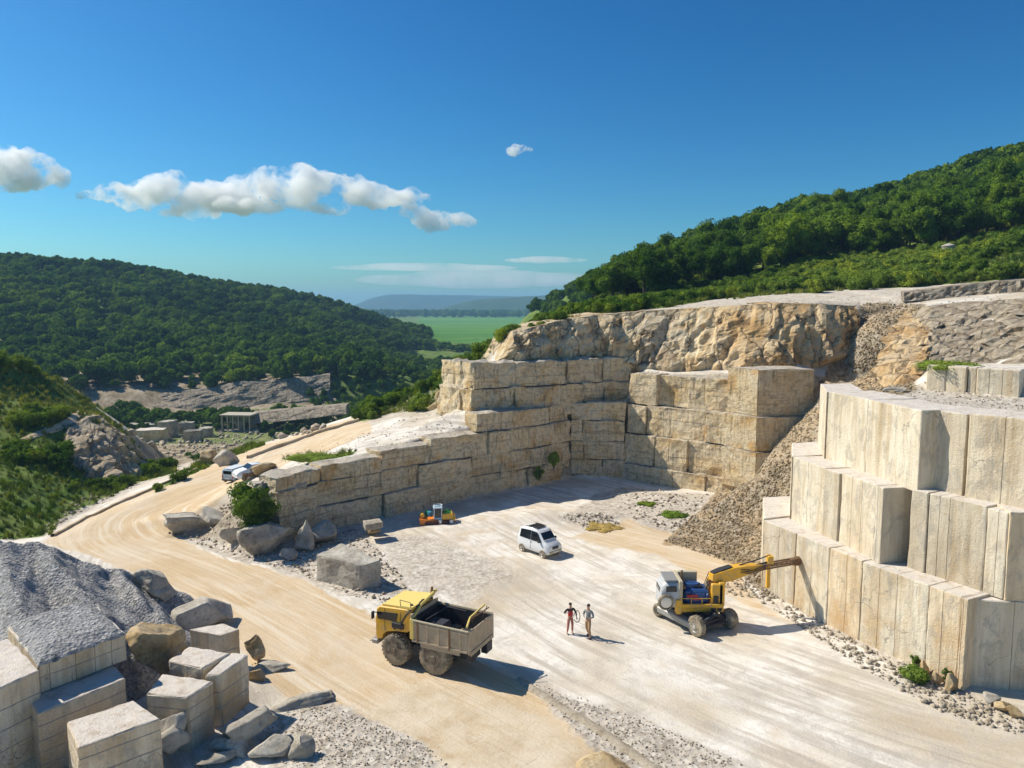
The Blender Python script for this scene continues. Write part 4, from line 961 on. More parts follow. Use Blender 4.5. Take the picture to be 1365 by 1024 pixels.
for i, (px, py, s_) in enumerate([(1270, 925, .5), (1252, 915, .4), (1232, 905, .45)]):
    boulder(px, py, 0, (s_ * 1.4, s_, s_ * 2), ['ochre stone stump right of the green weeds', 'small ochre stump among the weeds', 'pale stump left of the corner block foot'][i], 270 + i, 'rocko', .3 * i, 0, None, cat='stone', name='stone', sub=3)
# dark stepped lip along the right side of the sandy road
lip = smooth_path([W(*a)[:2] for a in [(690, 905), (740, 940), (790, 970), (850, 1010), (920, 1060)]], 2)
vs = []; fs = []
for i, p in enumerate(lip):
    n_ = behind(lip, i); z_ = gz(*p)
    for j, (o_, h_) in enumerate([(.5, -.1), (.3, .05), (.05, .10), (-.12, .03), (-.3, -.15)]):
        j1 = noise.noise(Vector((p[0] * 1.5, p[1] * 1.5, j * 3.3))) * .1
        vs.append((p[0] + n_.x * (o_ + j1), p[1] + n_.y * (o_ + j1), z_ + h_ + j1 * .3))
    if i:
        for j in range(4): a = (i - 1) * 5 + j; fs.append((a, a + 1, a + 6, a + 5))
o = based('road_edge', vs, fs, M['rubble'], smooth=True); tag(o, kind='structure')
# ---------------------------------------------------------------- grey gravel heap
px0, px1, py0, py1 = -36, -11, 27.5, 50; hs_ = .13
gx = np.arange(px0, px1, hs_); gy = np.arange(py0, py1, hs_); HX, HY = np.meshgrid(gx, gy)
crest = [Dp(-200, 712, 37), Dp(0, 717, 37.5), Dp(45, 720, 38.5), Dp(92, 738, 39.5), Dp(124, 757, 40), Dp(150, 757, 40.5), Dp(178, 764, 41), Dp(212, 778, 41.5), Dp(245, 795, 41.8), Dp(288, 826, 41.5)]
spur = [Dp(45, 720, 38.5), Dp(95, 770, 36.0), Dp(130, 815, 33.8)]; spur2 = [Dp(150, 757, 40.5), Dp(190, 800, 38), Dp(240, 850, 36.2)]; spur3 = [Dp(0, 717, 37.5), Dp(10, 770, 34.5), Dp(30, 815, 32)]
Hh = np.full(HX.shape, -1.0)
for path, sl_ in ((crest, .78), (spur, .95), (spur2, 1.0), (spur3, .9)):
    q = resample(path, .2)
    for p in q:
        Hh = np.maximum(Hh, p.z - sl_ * np.hypot(HX - p.x, HY - p.y))
n1 = vnoise(HX, HY, .5, 61); Hh = Hh + n1 * .32 + vnoise(HX, HY, 3.2, 62) * .07 + vnoise(HX + .6 * HY, HY * .12, 1.6, 63) * .25
G_ = gzv(HX, HY); Hh = np.maximum(Hh, G_ - .25)
ii = np.arange(Hh.size).reshape(Hh.shape); fq = np.stack([ii[:-1, :-1], ii[:-1, 1:], ii[1:, 1:], ii[1:, :-1]], -1).reshape(-1, 4)
keep = (Hh > G_ - .22).ravel()[fq].any(1); fq = fq[keep]; used = np.unique(fq); remap = -np.ones(Hh.size, int); remap[used] = np.arange(len(used))
Vp = np.stack([HX, HY, Hh], -1).reshape(-1, 3)[used]
o = based('gravel_heap', Vp, remap[fq], M['heap'], smooth=False); tag(o, 'large heap of grey gravel with several ridges in the left foreground', 'gravel heap')
# loose gravel on top of the layered wall block
def cap(name, pxs, z, h, label, seed):
    q = [Vector(W(a[0], a[1], z)[:2]) for a in pxs]; n = 40; vs = []
    for i in range(n + 1):
        for j in range(n + 1):
            u, t = i / n, j / n; p = (q[0] * (1 - u) + q[1] * u) * (1 - t) + (q[3] * (1 - u) + q[2] * u) * t
            e = min(u, 1 - u, t, 1 - t); zz = z + h * min(1, e * 6) * (1 + .4 * t) + .06 * noise.fractal(Vector((p.x * 2.5, p.y * 2.5, seed)), 1, 2, 4) - (.06 if e < .001 else 0)
            vs.append((p.x, p.y, zz))
    fs = [(i * (n + 1) + j, (i + 1) * (n + 1) + j, (i + 1) * (n + 1) + j + 1, i * (n + 1) + j + 1) for i in range(n) for j in range(n)]
    o = based(name, vs, fs, M['heap'], smooth=False); tag(o, label, 'gravel')
cap('gravel_layer', [(51, 887), (167, 845), (121, 800), (10, 834)], 4.24, .3, 'pale grey gravel spread over the top of the layered wall block', 3)
# ---------------------------------------------------------------- rubble: broken stone nobody could count
base_rocks = [rock_mesh(300 + i, 1, 9, .6, nz=.05) for i in range(6)]
def rubble(name, polys, dens, smin, smax, label, mat, seed, dmin=0, dmax=1e9, cond=None, power=3.0, zrange=None, hgt=.3):
    rg = np.random.default_rng(seed); P_ = []; 
    for poly, num in polys:
        xs = [p[0] for p in poly]; ys = [p[1] for p in poly]
        A_ = rg.uniform(min(xs), max(xs), num * 8); B_ = rg.uniform(min(ys), max(ys), num * 8); m_ = inpoly(poly, A_, B_); A_, B_ = A_[m_][:num], B_[m_][:num]
        rx = (A_ - CX) / FP; v_ = (CY - B_) / FP; ry = ct + v_ * st; rz_ = -st + v_ * ct; dd = 25 + rg.random(len(A_)) * .5; live = np.ones(len(A_), bool)
        while live.any() and dd.min() < 400:
            t_ = dd / ry; x_ = rx * t_; z_ = H + rz_ * t_; live &= ~(z_ < gzv(x_, dd)); live &= dd < max(130, min(dmax, 400)); dd = np.where(live, dd + np.maximum(.2, dd * .003), dd)
            if not live.any(): break
        t_ = dd / ry; x_ = rx * t_; ok = (dd > dmin) & (dd < min(dmax, 129) if dmax > 1e8 else dd < dmax); P_.append(np.stack([x_, dd, gzv(x_, dd)], -1)[ok])
    P_ = np.concatenate(P_); n = len(P_); S_ = smin + (smax - smin) * rg.random(n) ** power
    vv = []; ff = []; off = 0
    for i in range(n):
        v, f = base_rocks[rg.integers(6)]; s = S_[i] * rg.uniform(.6, 1.2, 3) * .5; a = rg.uniform(0, 6.28); ca, sa = math.cos(a), math.sin(a)
        x = v * s; x = np.stack([x[:, 0] * ca - x[:, 1] * sa, x[:, 0] * sa + x[:, 1] * ca, x[:, 2]], -1) + P_[i] + np.array([0, 0, S_[i] * hgt * .5])
        vv.append(x); ff.append(f + off); off += len(v)
    o = link(name, mesh_np(name, np.concatenate(vv), np.concatenate(ff)), M[mat]); tag(o, label, 'rubble' if mat != 'scree' else 'scree', kind='stuff')
rubble('rubble', [([(225, 712), (260, 690), (340, 655), (400, 690), (480, 712), (520, 745), (555, 800), (500, 806), (380, 760), (270, 728)], 4200),
                  ([(1018, 790), (1060, 805), (1160, 868), (1330, 945), (1365, 960), (1365, 985), (1250, 950), (1130, 880), (1010, 800)], 2600),
                  ([(950, 790), (1030, 745), (1060, 800), (1020, 800)], 1500),
                  ([(60, 712), (140, 668), (240, 622), (230, 600), (130, 650), (70, 690)], 1200),
                  ([(820, 650), (965, 662), (985, 715), (900, 712), (840, 690)], 1600), ([(740, 688), (800, 684), (830, 700), (790, 708)], 600)], 0, .02, .3,
       'broken pale stones scattered along the road edges and wall feet', 'rubble', 31, power=6)
rubble('foreground_gravel', [([(380, 1024), (340, 960), (440, 940), (560, 990), (600, 1024)], 3600), ([(700, 910), (860, 960), (1000, 1024), (850, 1024), (780, 985)], 2600), ([(225, 870), (345, 880), (345, 1024), (215, 1024)], 350)], 0, .012, .11,
       'small loose stones spread over the foreground ground', 'rubble', 32, power=4)
rubble('scree', [([(885, 722), (960, 658), (1040, 590), (1090, 520), (1150, 405), (1235, 410), (1215, 520), (1110, 560), (1060, 640), (1026, 795), (985, 755)], 22000)], 0, .04, .27,
       'brown broken stone covering the rubble chute between the sunlit wall and the stepped stack', 'scree', 33, power=5)
# pale dust bench rubble
rubble('bench_rubble', [([(480, 600), (370, 615), (560, 552), (620, 548), (640, 570), (560, 600)], 500), ([(880, 405), (1100, 396), (1365, 380), (1365, 400), (1140, 414), (880, 420)], 600), ([(1120, 520), (1240, 510), (1365, 535), (1365, 560), (1230, 545)], 700)], 0, .03, .18,
       'small stones strewn over the upper benches', 'rubble', 34)

def ribbon(name, pxs, wdt, hgt, mat, sm=2, dz=.04):
    pth = [hit(*q) for q in pxs]; pth = smooth_path([(p[0], p[1]) for p in pth], sm); vs = []; fs = []
    pr = [(-wdt, -.3), (-wdt, hgt), (-wdt * .3, hgt + dz), (wdt * .3, hgt + dz), (wdt, hgt), (wdt, -.3)]
    for i, p in enumerate(pth):
        n_ = behind(pth, i)
        for (o_, h_) in pr:
            x, y = p[0] + n_.x * o_, p[1] + n_.y * o_; vs.append((x, y, gz(x, y) + h_ + .05 * noise.noise(Vector((x, y, o_))) * (h_ > 0)))
        if i:
            for j in range(5): a = (i - 1) * 6 + j; fs.append((a, a + 1, a + 7, a + 6))
    o = based(name, vs, fs, mat); tag(o, kind='structure'); return o
ribbon('footpath', [(-60, 622), (0, 598), (60, 577), (100, 562), (124, 553)], .45, .12, M['slab'])
ribbon('kerb', [(70, 716), (110, 694), (150, 675), (190, 659), (230, 641), (262, 627)], .16, .22, M['slab'], 3)
ribbon('kerb', [(330, 612), (370, 596), (410, 583), (450, 571), (478, 562)], .2, .3, M['slab'], 3)

for i, (px, py, sz, dd, lab) in enumerate([(606, 548, (4.2, 3.2, 3.6), 76, 'large tan outcrop boulder at the left end of the upper ledge'), (588, 552, (3.0, 2.4, 2.0), 77.5, 'lower tan boulder left of the upper ledge end'), (566, 545, (2.2, 1.8, 1.0), 80, 'small tan rock on the slope left of the upper ledge')]):
    boulder(px, py, 0, sz, lab, 600 + i, 'rocko', .4 * i, .1, None, dep=dd, group='tan rocks at the left end of the upper ledge', sink=.25, nz=.16, sub=4)
# ---------------------------------------------------------------- trees and bushes
def blob_leaves(cen, rad, n, size, rg, upbias=.25, squash=.85):
    """n leaf quads on and just inside a lumpy ball"""
    dr = rg.normal(size=(n, 3)); dr[:, 2] += upbias; dr /= np.linalg.norm(dr, axis=1)[:, None]
    r = rad * (1 - .35 * rg.random(n) ** 2.2) * (1 + .13 * np.sin(dr[:, 0] * 5 + cen[0]) * np.cos(dr[:, 1] * 4 + cen[1]))
    p = cen + dr * r[:, None] * np.array([1, 1, squash])
    nn = dr + rg.normal(size=(n, 3)) * .55; nn /= np.linalg.norm(nn, axis=1)[:, None]
    t = np.cross(nn, rg.normal(size=(n, 3))); t /= np.linalg.norm(t, axis=1)[:, None]; b = np.cross(nn, t)
    s = size * rg.uniform(.6, 1.3, n)[:, None]
    return np.stack([p + t * s, p + b * s * .7, p - t * s, p - b * s * .7], 1).reshape(-1, 3)
def crown_mesh(name, seed, R_, Hc, nclump, nleaf, leaf, z0=0.0, squash=.85, core=True, cr=.36):
    """crown of leaf clumps; z0 = height where the crown begins"""
    rg = np.random.default_rng(seed); L_ = []; cv = []; cf = []; off = 0; clumps = []
    for k in range(nclump):
        for _ in range(20):
            q = rg.uniform(-1, 1, 3)
            if .3 < (q ** 2).sum() < 1: break
        q = q / np.linalg.norm(q) * rg.uniform(.45, .78)
        c_ = np.array([q[0] * R_, q[1] * R_, z0 + Hc * (.5 + q[2] * .5)]); r_ = R_ * cr * rg.uniform(.7, 1.25); clumps.append((c_, r_))
    clumps.append((np.array([0, 0, z0 + Hc * .45]), R_ * .6))
    ic = bmesh.new(); bmesh.ops.create_icosphere(ic, subdivisions=1, radius=1); iv = np.array([v.co[:] for v in ic.verts]); if_ = np.array([[v.index for v in f.verts] for f in ic.faces]); ic.free()
    for c_, r_ in clumps:
        L_.append(blob_leaves(c_, r_, int(nleaf / len(clumps)), leaf, rg, squash=squash))
        if core: cv.append(c_ + iv * r_ * .72 * np.array([1, 1, squash])); cf.append(if_ + off); off += len(iv)
    lv = np.concatenate(L_); lf = np.arange(len(lv)).reshape(-1, 4)
    if not core: return mesh_np(name, lv, lf)
    cvv = np.concatenate(cv); cff = np.concatenate(cf)
    me = bpy.data.meshes.new(name); me.vertices.add(len(lv) + len(cvv)); me.vertices.foreach_set('co', np.concatenate([lv, cvv]).astype(np.float32).ravel())
    me.loops.add(lf.size + cff.size); me.loops.foreach_set('vertex_index', np.concatenate([lf.ravel(), (cff + len(lv)).ravel()]).astype(np.int32))
    ls = np.concatenate([np.arange(len(lf)) * 4, lf.size + np.arange(len(cff)) * 3]).astype(np.int32)
    me.polygons.add(len(ls)); me.polygons.foreach_set('loop_start', ls); me.update(calc_edges=True)
    return me
def trunk_mesh(seed, h, r):
    rd = random.Random(seed); mb = MB(); p = Vector((0, 0, -.3)); pts = [p.copy()]
    for k in range(5): p = p + Vector((rd.uniform(-.12, .12) * h * .2, rd.uniform(-.12, .12) * h * .2, h / 5)); pts.append(p.copy())
    mb.tube(pts, [r * (1 - .13 * i) for i in range(6)], 8)
    for k in range(5):
        b = pts[2 + k % 3]; a = rd.uniform(0, 6.28); l = h * rd.uniform(.3, .5)
        mb.tube([b, b + Vector((math.cos(a) * l * .5, math.sin(a) * l * .5, l * .45)), b + Vector((math.cos(a) * l * .8, math.sin(a) * l * .8, l * 1.1))], [r * .5, r * .3, r * .12], 6)
    me = bpy.data.meshes.new('trunk'); me.from_pydata(mb.v, [], mb.f); me.update(); return me
tv = []
for i in range(7):
    R_ = [3.4, 3.9, 3.0, 4.2, 3.3, 2.7, 3.6][i]; Hc = [6.2, 6.6, 6.4, 6.8, 5.0, 6.0, 7.2][i]
    cm = crown_mesh('crown', 400 + i, R_, Hc, 17 + i, 5200, .17, 1.5); cm.materials.append(M['leaf'])
    tm = trunk_mesh(420 + i, 4.6, .24); tm.materials.append(M['bark']); tv.append((cm, tm))
def tree(x, y, z, sc, var, label, group='trees of the wood on the right hillside', name='broadleaf_tree'):
    root = empty(name, (x, y, z), random.uniform(0, 6.28), label, 'tree', group); root.scale = (sc, sc, sc * random.uniform(.9, 1.15))
    for nm, me in (('crown', tv[var][0]), ('trunk', tv[var][1])):
        o = bpy.data.objects.new(nm, me); col.objects.link(o); o.parent = root
    return root
# candidate spots on the right hillside
rg = np.random.default_rng(77); cand = []
wood = [(668, 424), (700, 419), (745, 421), (800, 404), (880, 402), (930, 386), (1000, 376), (1080, 352), (1160, 348), (1240, 336), (1300, 322), (1365, 312), (1500, 292), (1700, 60), (600, 200), (650, 424)]
tries = 0
while len(cand) < 2300 and tries < 60000:
    tries += 1; y = rg.uniform(100, 520); x = rg.uniform(-20, y * 1.0)
    z = gz(x, y); a, b = proj(x, y, z)
    if not inpoly(wood, np.array([a]), np.array([b]))[0] or a > 1460: continue
    gap = 3.4 if y < 220 else 4.6
    if any((x - q[0]) ** 2 + (y - q[1]) ** 2 < gap * gap for q in cand[-2300:]): continue
    cand.append((x, y, z, a, b))
cand.sort(key=lambda q: q[1])
near_t = [q for q in cand if q[3] < 1385][:270]; rest_t = [q for q in cand if q not in near_t]
# lowest row is labelled by its place; deeper ones by depth band
front = sorted(near_t, key=lambda q: q[3])
for q in near_t:
    x, y, z, a, b = q
    sc = rng.uniform(.6, 1.2)
    band_ = 'front edge' if y < 135 else ('middle' if y < 165 else 'upper part')
    side = 'far left' if a < 850 else 'left' if a < 980 else 'centre' if a < 1110 else 'right' if a < 1240 else 'far right'
    tree(x, y, z, sc, int(rng.integers(7)), 'green broadleaf tree, %s %s part of the right hillside wood' % (band_, side), 'trees in the %s, %s, of the right hillside wood' % (band_, side))
# ---- geometry-node scatter for what nobody could count
def gn_scatter(name, P_, S_, meshes, mat, label, cat, zs=None):
    src = bpy.data.collections.new(name + '_source')
    for i, me in enumerate(meshes):
        if mat and not me.materials: me.materials.append(mat)
        o = bpy.data.objects.new(name + '_source', me); src.objects.link(o)
    me = bpy.data.meshes.new(name); me.vertices.add(len(P_)); me.vertices.foreach_set('co', np.asarray(P_, np.float32).ravel())
    at = me.attributes.new('sc', 'FLOAT_VECTOR', 'POINT'); zs = np.ones(len(P_)) if zs is None else zs
    at.data.foreach_set('vector', np.stack([S_, S_, S_ * zs], -1).astype(np.float32).ravel())
    o = bpy.data.objects.new(name, me); col.objects.link(o)
    ng = bpy.data.node_groups.new(name, 'GeometryNodeTree'); ng.interface.new_socket('Geometry', in_out='INPUT', socket_type='NodeSocketGeometry'); ng.interface.new_socket('Geometry', in_out='OUTPUT', socket_type='NodeSocketGeometry')
    N = ng.nodes; gi = N.new('NodeGroupInput'); go = N.new('NodeGroupOutput'); ip = N.new('GeometryNodeInstanceOnPoints'); ci = N.new('GeometryNodeCollectionInfo')
    ci.inputs[0].default_value = src; ci.inputs['Separate Children'].default_value = True; ci.inputs['Reset Children'].default_value = True
    ip.inputs['Pick Instance'].default_value = True
    ri_ = N.new('FunctionNodeRandomValue'); ri_.data_type = 'INT'
    mn = [s for s in ri_.inputs if s.type == 'INT' and s.name == 'Min'][0]; mx = [s for s in ri_.inputs if s.type == 'INT' and s.name == 'Max'][0]
    mn.default_value = 0; mx.default_value = len(meshes) - 1
    rr = N.new('FunctionNodeRandomValue'); rr.data_type = 'FLOAT_VECTOR'; rr.inputs[0].default_value = (0, 0, 0); rr.inputs[1].default_value = (.12, .12, 6.28)
    na = N.new('GeometryNodeInputNamedAttribute'); na.data_type = 'FLOAT_VECTOR'; na.inputs[0].default_value = 'sc'
    l = ng.links.new
    l(gi.outputs[0], ip.inputs['Points']); l(ci.outputs[0], ip.inputs['Instance'])
    l([s for s in ri_.outputs if s.type == 'INT'][0], ip.inputs['Instance Index']); l(rr.outputs[0], ip.inputs['Rotation'])
    l([s for s in na.outputs if s.enabled][0], ip.inputs['Scale']); l(ip.outputs[0], go.inputs[0])
    md = o.modifiers.new('scatter', 'NODES'); md.node_group = ng
    tag(o, label, cat, kind='stuff'); return o
farc = []
for i in range(5):
    cm = crown_mesh('far_crown', 440 + i, 3.3, 5.4, 9, 700, .42, .3, cr=.42); farc.append(cm)
P_ = np.array([q[:3] for q in rest_t]); S_ = rng.uniform(.8, 1.2, len(P_))
gn_scatter('hill_wood', P_, S_, farc, M['leaf'], 'continuous wood covering the higher and farther part of the right hillside', 'wood')
def scatter_xy(n, xr, yr, gap0, test, seed, gapf=lambda x, y: 1.0):
    rg = np.random.default_rng(seed); X = rg.uniform(*xr, n); Y = rg.uniform(*yr, n); Zz = gzv(X, Y)
    f = Y * ct - (Zz - H) * st; u = Y * st + (Zz - H) * ct; A = CX + FP * X / f; B = CY - FP * u / f
    m = test(X, Y, Zz, A, B); X, Y, Zz = X[m], Y[m], Zz[m]
    cells = {}; out = []
    for x, y, z in zip(X, Y, Zz):
        g = gap0 * gapf(x, y); kx, ky = int(x // gap0), int(y // gap0); ok = True
        for a in range(kx - 2, kx + 3):
            for b in range(ky - 2, ky + 3):
                for q in cells.get((a, b), ()):
                    if (q[0] - x) ** 2 + (q[1] - y) ** 2 < g * g: ok = False; break
                if not ok: break
            if not ok: break
        if ok: cells.setdefault((kx, ky), []).append((x, y)); out.append((x, y, z))
    return np.array(out)
slopeZ = lambda x, y: (gzv(x + 3, y) - gzv(x - 3, y), gzv(x, y + 3) - gzv(x, y - 3))
def left_test(X, Y, Zz, A, B):
    hill = (Y > 262 + .065 * (A - 100)) & (Y < 800) & (A > -60) & (A < 572) & ~((A > 500) & (B > 468)) & (Zz > -19.6)
    front_ok = ~((A > 100) & (A < 445) & (Y < 262 + .066 * (A - 100)) & (Zz < -8))
    return hill & front_ok & (X < -5)
P1 = scatter_xy(60000, (-420, 0), (262, 800), 4.4, left_test, 91)
gn_scatter('valley_wood', P1, np.random.default_rng(1).uniform(.5, 1.5, len(P1)) ** 1.1, farc, M['leafd'], 'dense unbroken wood covering the long hill on the left across the valley', 'wood')
# bushes and small trees of the valley and the low ground
def valley_test(X, Y, Zz, A, B):
    m = vnoise(X, Y, .03, 71)
    dark = (Y > 226) & (Y < 246) & (A > 90) & (A < 480) & (B < 575)
    strip = (Y > 110) & (Y < 330) & (A > 415) & (A < 640) & (B < 560) & (X < 12)
    low = (Y > 110) & (Y < 232) & (A > 150) & (A < 470) & (m > -.12) & ~((B > 590) & (A < 250))
    plain = (Y > 330) & (Y < 470) & (A > 430) & (A < 640) & (Zz < -5) & ((m > -.25) | (Y > 420))
    hedge = (Y > 560) & (Y < 590) & (A > 515) & (A < 640)
    return dark | strip | low | plain | hedge
P2 = scatter_xy(50000, (-160, 40), (110, 760), 3.6, valley_test, 92)
gn_scatter('valley_scrub', P2, np.random.default_rng(2).uniform(.22, .75, len(P2)) * np.clip(P2[:, 1] / 260, .55, 1.3) * np.where((P2[:, 1] > 226) & (P2[:, 1] < 246), 1.7, 1), farc, M['leafd'], 'bushes and small trees massed along the valley floor', 'scrub', None)
P3 = scatter_xy(30000, (-1600, 1400), (1750, 2700), 22, lambda X, Y, Zz, A, B: (Y > 2000 + 160 * vnoise(X, Y, .003, 5)) & (A > 400) & (A < 800), 93)
if len(P3): gn_scatter('distant_wood', P3, np.random.default_rng(3).uniform(2.2, 3.6, len(P3)), farc, M['leafd'], 'dark line of woodland beyond the green field', 'wood')
# scrub on the near slopes
bushm = []
for i in range(5): bushm.append(crown_mesh('bush_crown', 460 + i, 1.0, 1.35, 8, 1400, .075, -.1, cr=.45))
def scrub_test(X, Y, Zz, A, B):
    ia = np.clip(np.searchsorted(GX, X) - 1, 0, nx - 2); ja = np.clip(np.searchsorted(GY, Y) - 1, 0, ny - 2)
    g = grass[ja, ia]; n = vnoise(X, Y, .12, 72)
    left = (A < 240) & (Y > 58) & (Y < 125) & (((n > .3) & (B < 570)) | ((B > 600) & (n > 0)) | ((A < 110) & (B < 500))) & ~((A > 88) & (A < 200) & (B > 545) & (B < 648)) & ~(np.abs(B - (598 - (A * .4))) < 9)
    right = (A > 640) & (Y > 84) & (Y < 140) & (n > np.where(A > 1240, .12, -.02)) & (A < 1450)
    ridge = (A > 470) & (A <= 760) & (Y > 78) & (Y < 130) & (n > .0)
    return (g > .6) & (left | right | ridge)
P4 = scatter_xy(40000, (-80, 90), (56, 140), .95, scrub_test, 94)
gn_scatter('slope_scrub', P4, np.random.default_rng(4).uniform(.35, 1.15, len(P4)) * np.where(P4[:, 0] < -20, 1.15, 1.25), bushm, M['bush'], 'bushes and brambles covering the grassy slopes', 'scrub')
# tall grass tufts
def tuft_mesh(seed, n=26, h=.45):
    rg = np.random.default_rng(seed); vs = []; fs = []
    for k in range(n):
        a = rg.uniform(0, 6.28); r = rg.uniform(0, .22); x, y = r * math.cos(a), r * math.sin(a); hh = h * rg.uniform(.5, 1.2); lx, ly = rg.normal(0, .16, 2); w_ = .03; i = len(vs)
        vs += [(x - w_, y, -.05), (x + w_, y, -.05), (x + lx * .5 + w_ * .6, y + ly * .5, hh * .6), (x + lx * .5 - w_ * .6, y + ly * .5, hh * .6), (x + lx, y + ly, hh)]
        fs += [(i, i + 1, i + 2, i + 3), (i + 3, i + 2, i + 4)]
    me = bpy.data.meshes.new('tuft'); me.from_pydata(vs, [], fs); me.update(); return me
tufts = [tuft_mesh(480 + i) for i in range(4)]
def grass_test(X, Y, Zz, A, B):
    ia = np.clip(np.searchsorted(GX, X) - 1, 0, nx - 2); ja = np.clip(np.searchsorted(GY, Y) - 1, 0, ny - 2)
    return (grass[ja, ia] > .45) & (A > -80) & (A < 1450)
P5 = scatter_xy(60000, (-80, 90), (56, 135), .42, grass_test, 95)
tg = [tuft_mesh(485 + i) for i in range(4)]
gn_scatter('meadow_grass', P5, np.random.default_rng(5).uniform(.6, 1.5, len(P5)), tg, M['tuft'], 'long grass growing over the green slopes', 'grass')
# single plants one can point at
def bush(px, py, R_, Hc, label, seed, cat='bush', mat='bush', z=None, dep=None, name='bush', n=3000, leaf=.08, clumps=12, cr=.4, sc=(1, 1, 1)):
    p = Dp(px, py, dep) if dep else hit(px, py)
    root = empty(name, p, 0, label, cat); cm = crown_mesh('foliage', seed, R_, Hc, clumps, n, leaf, .05, cr=cr); o = link('foliage', cm, M[mat], root); o.scale = sc
    mb = MB(); rd = random.Random(seed)
    for k in range(5): a = rd.uniform(0, 6.28); mb.tube([(0, 0, -.1), (math.cos(a) * R_ * .3, math.sin(a) * R_ * .3, Hc * .4), (math.cos(a) * R_ * .5, math.sin(a) * R_ * .5, Hc * .7)], [.05, .035, .015], 5)
    mb.build('stem', M['bark'], root); return root
bush(337, 708, 1.9, 3.6, 'bright green bush growing on the rubble above the roadside boulders', 501, n=5000)
bush(362, 672, .8, .9, 'low green plant beside the bright bush on the rubble bank', 502, n=900)
bush(1222, 908, .75, .5, 'low dark green weeds at the foot of the stepped blocks on the right', 503, n=1800, leaf=.05)
bush(1262, 912, .25, .9, 'thin upright weed by the stone stumps below the corner block', 504, n=350, leaf=.04)
bush(1218, 893, .3, .8, 'thin weed climbing the foot of the lowest step block', 505, n=350, leaf=.04)
bush(862, 672, .9, .16, 'low dark shrub on the pale gravel at the back of the pit', 506, mat='leaf', n=1000, sc=(1, 1, .4))
bush(900, 686, 1.5, .12, 'flat patch of dark green weeds in the pit by the sunlit wall foot', 507, mat='leaf', n=1300, sc=(1, 1, .35))
bush(806, 703, 1.8, .1, 'dry olive patch of weeds on the mound in the pit', 508, mat='dry', n=900, sc=(1, 1, .25))
bush(738, 624, .75, 1.9, 'larger green climber hanging on the shaded pit wall', 509, 'climbing plant', dep=73.3, name='climbing_plant', n=2600, cr=.36, sc=(1, .5, 1))
bush(719, 640, .6, 1.5, 'smaller green climber low on the shaded pit wall', 510, 'climbing plant', dep=72.6, name='climbing_plant', n=1900, cr=.36, sc=(1, .5, 1))
bush(1297, 682, .95, .22, 'tuft of dry golden grass on the top edge of the middle step', 511, 'grass tuft', 'dry', dep=36.2, name='grass_tuft', n=1200, leaf=.06)
bush(1262, 490, 2.2, .22, 'fresh green grass patch behind the low white terrace wall', 512, 'grass patch', name='grass_patch', n=2600, leaf=.08, sc=(1, 1, .4))
bush(425, 611, 3.2, .12, 'strip of low green weeds on the dusty bench above the pit wall', 513, 'weeds', name='weeds', n=2600, leaf=.07, sc=(1.3, .5, .4))
# ---------------------------------------------------------------- vehicles
PT = dict(
    yellow=m_plain('yellow_paint', (.78, .42, .02), .5, 0, .5), yelpale=m_plain('pale_yellow_paint', (.80, .60, .16), .45, 0, .25),  # yelpale: paler yellow of the roof panel, headboard beam and bar
    dustbody=m_plain('dust_caked_steel', (.50, .40, .27), .85, 0, .5, (.30, .22, .13)), dark=m_plain('dark_steel', (.035, .035, .04), .6, .2, .3, (.12, .10, .08)),
    rubber=m_plain('dusty_tyre_rubber', (.06, .05, .04), .9, 0, .95, (.36, .30, .21), .2), hub=m_plain('dusty_hub', (.20, .16, .11), .7, .2, .5),
    glass=m_plain('dark_glass', (.012, .016, .02), .08, 0, 0, spec=.6), white=m_plain('white_car_paint', (.72, .74, .74), .3, 0, .22), grey=m_plain('grey_paint', (.30, .30, .29), .5, .2, .4),
    silver=m_plain('silver_metal', (.55, .55, .54), .35, .7, .2), blue=m_plain('blue_engine_paint', (.02, .07, .22), .45, 0, .4, (.06, .08, .12)), red=m_plain('red_paint', (.5, .03, .02), .45),
    orange=m_plain('orange_paint', (.85, .25, .03), .4, 0, .2), green=m_plain('green_paint', (.03, .25, .05), .5), cyan=m_plain('light_blue_paint', (.05, .35, .55), .5),
    brown=m_plain('rusty_brown_steel', (.17, .09, .04), .8, .1, .6, (.30, .20, .11)), silvergrey=m_plain('dusty_silver_paint', (.46, .48, .49), .45, 0, .4), lamp=m_plain('lamp_glass', (.75, .75, .7), .15), skyb=m_plain('pale_blue_paint', (.45, .58, .66), .35, 0, .2),
    maroon=m_plain('maroon_rubber', (.10, .04, .035), .8, 0, .3), concrete=m_plain('pale_concrete', (.45, .40, .32), .9, 0, .4), tan=m_plain('tan_panel', (.50, .44, .30), .6, 0, .4))
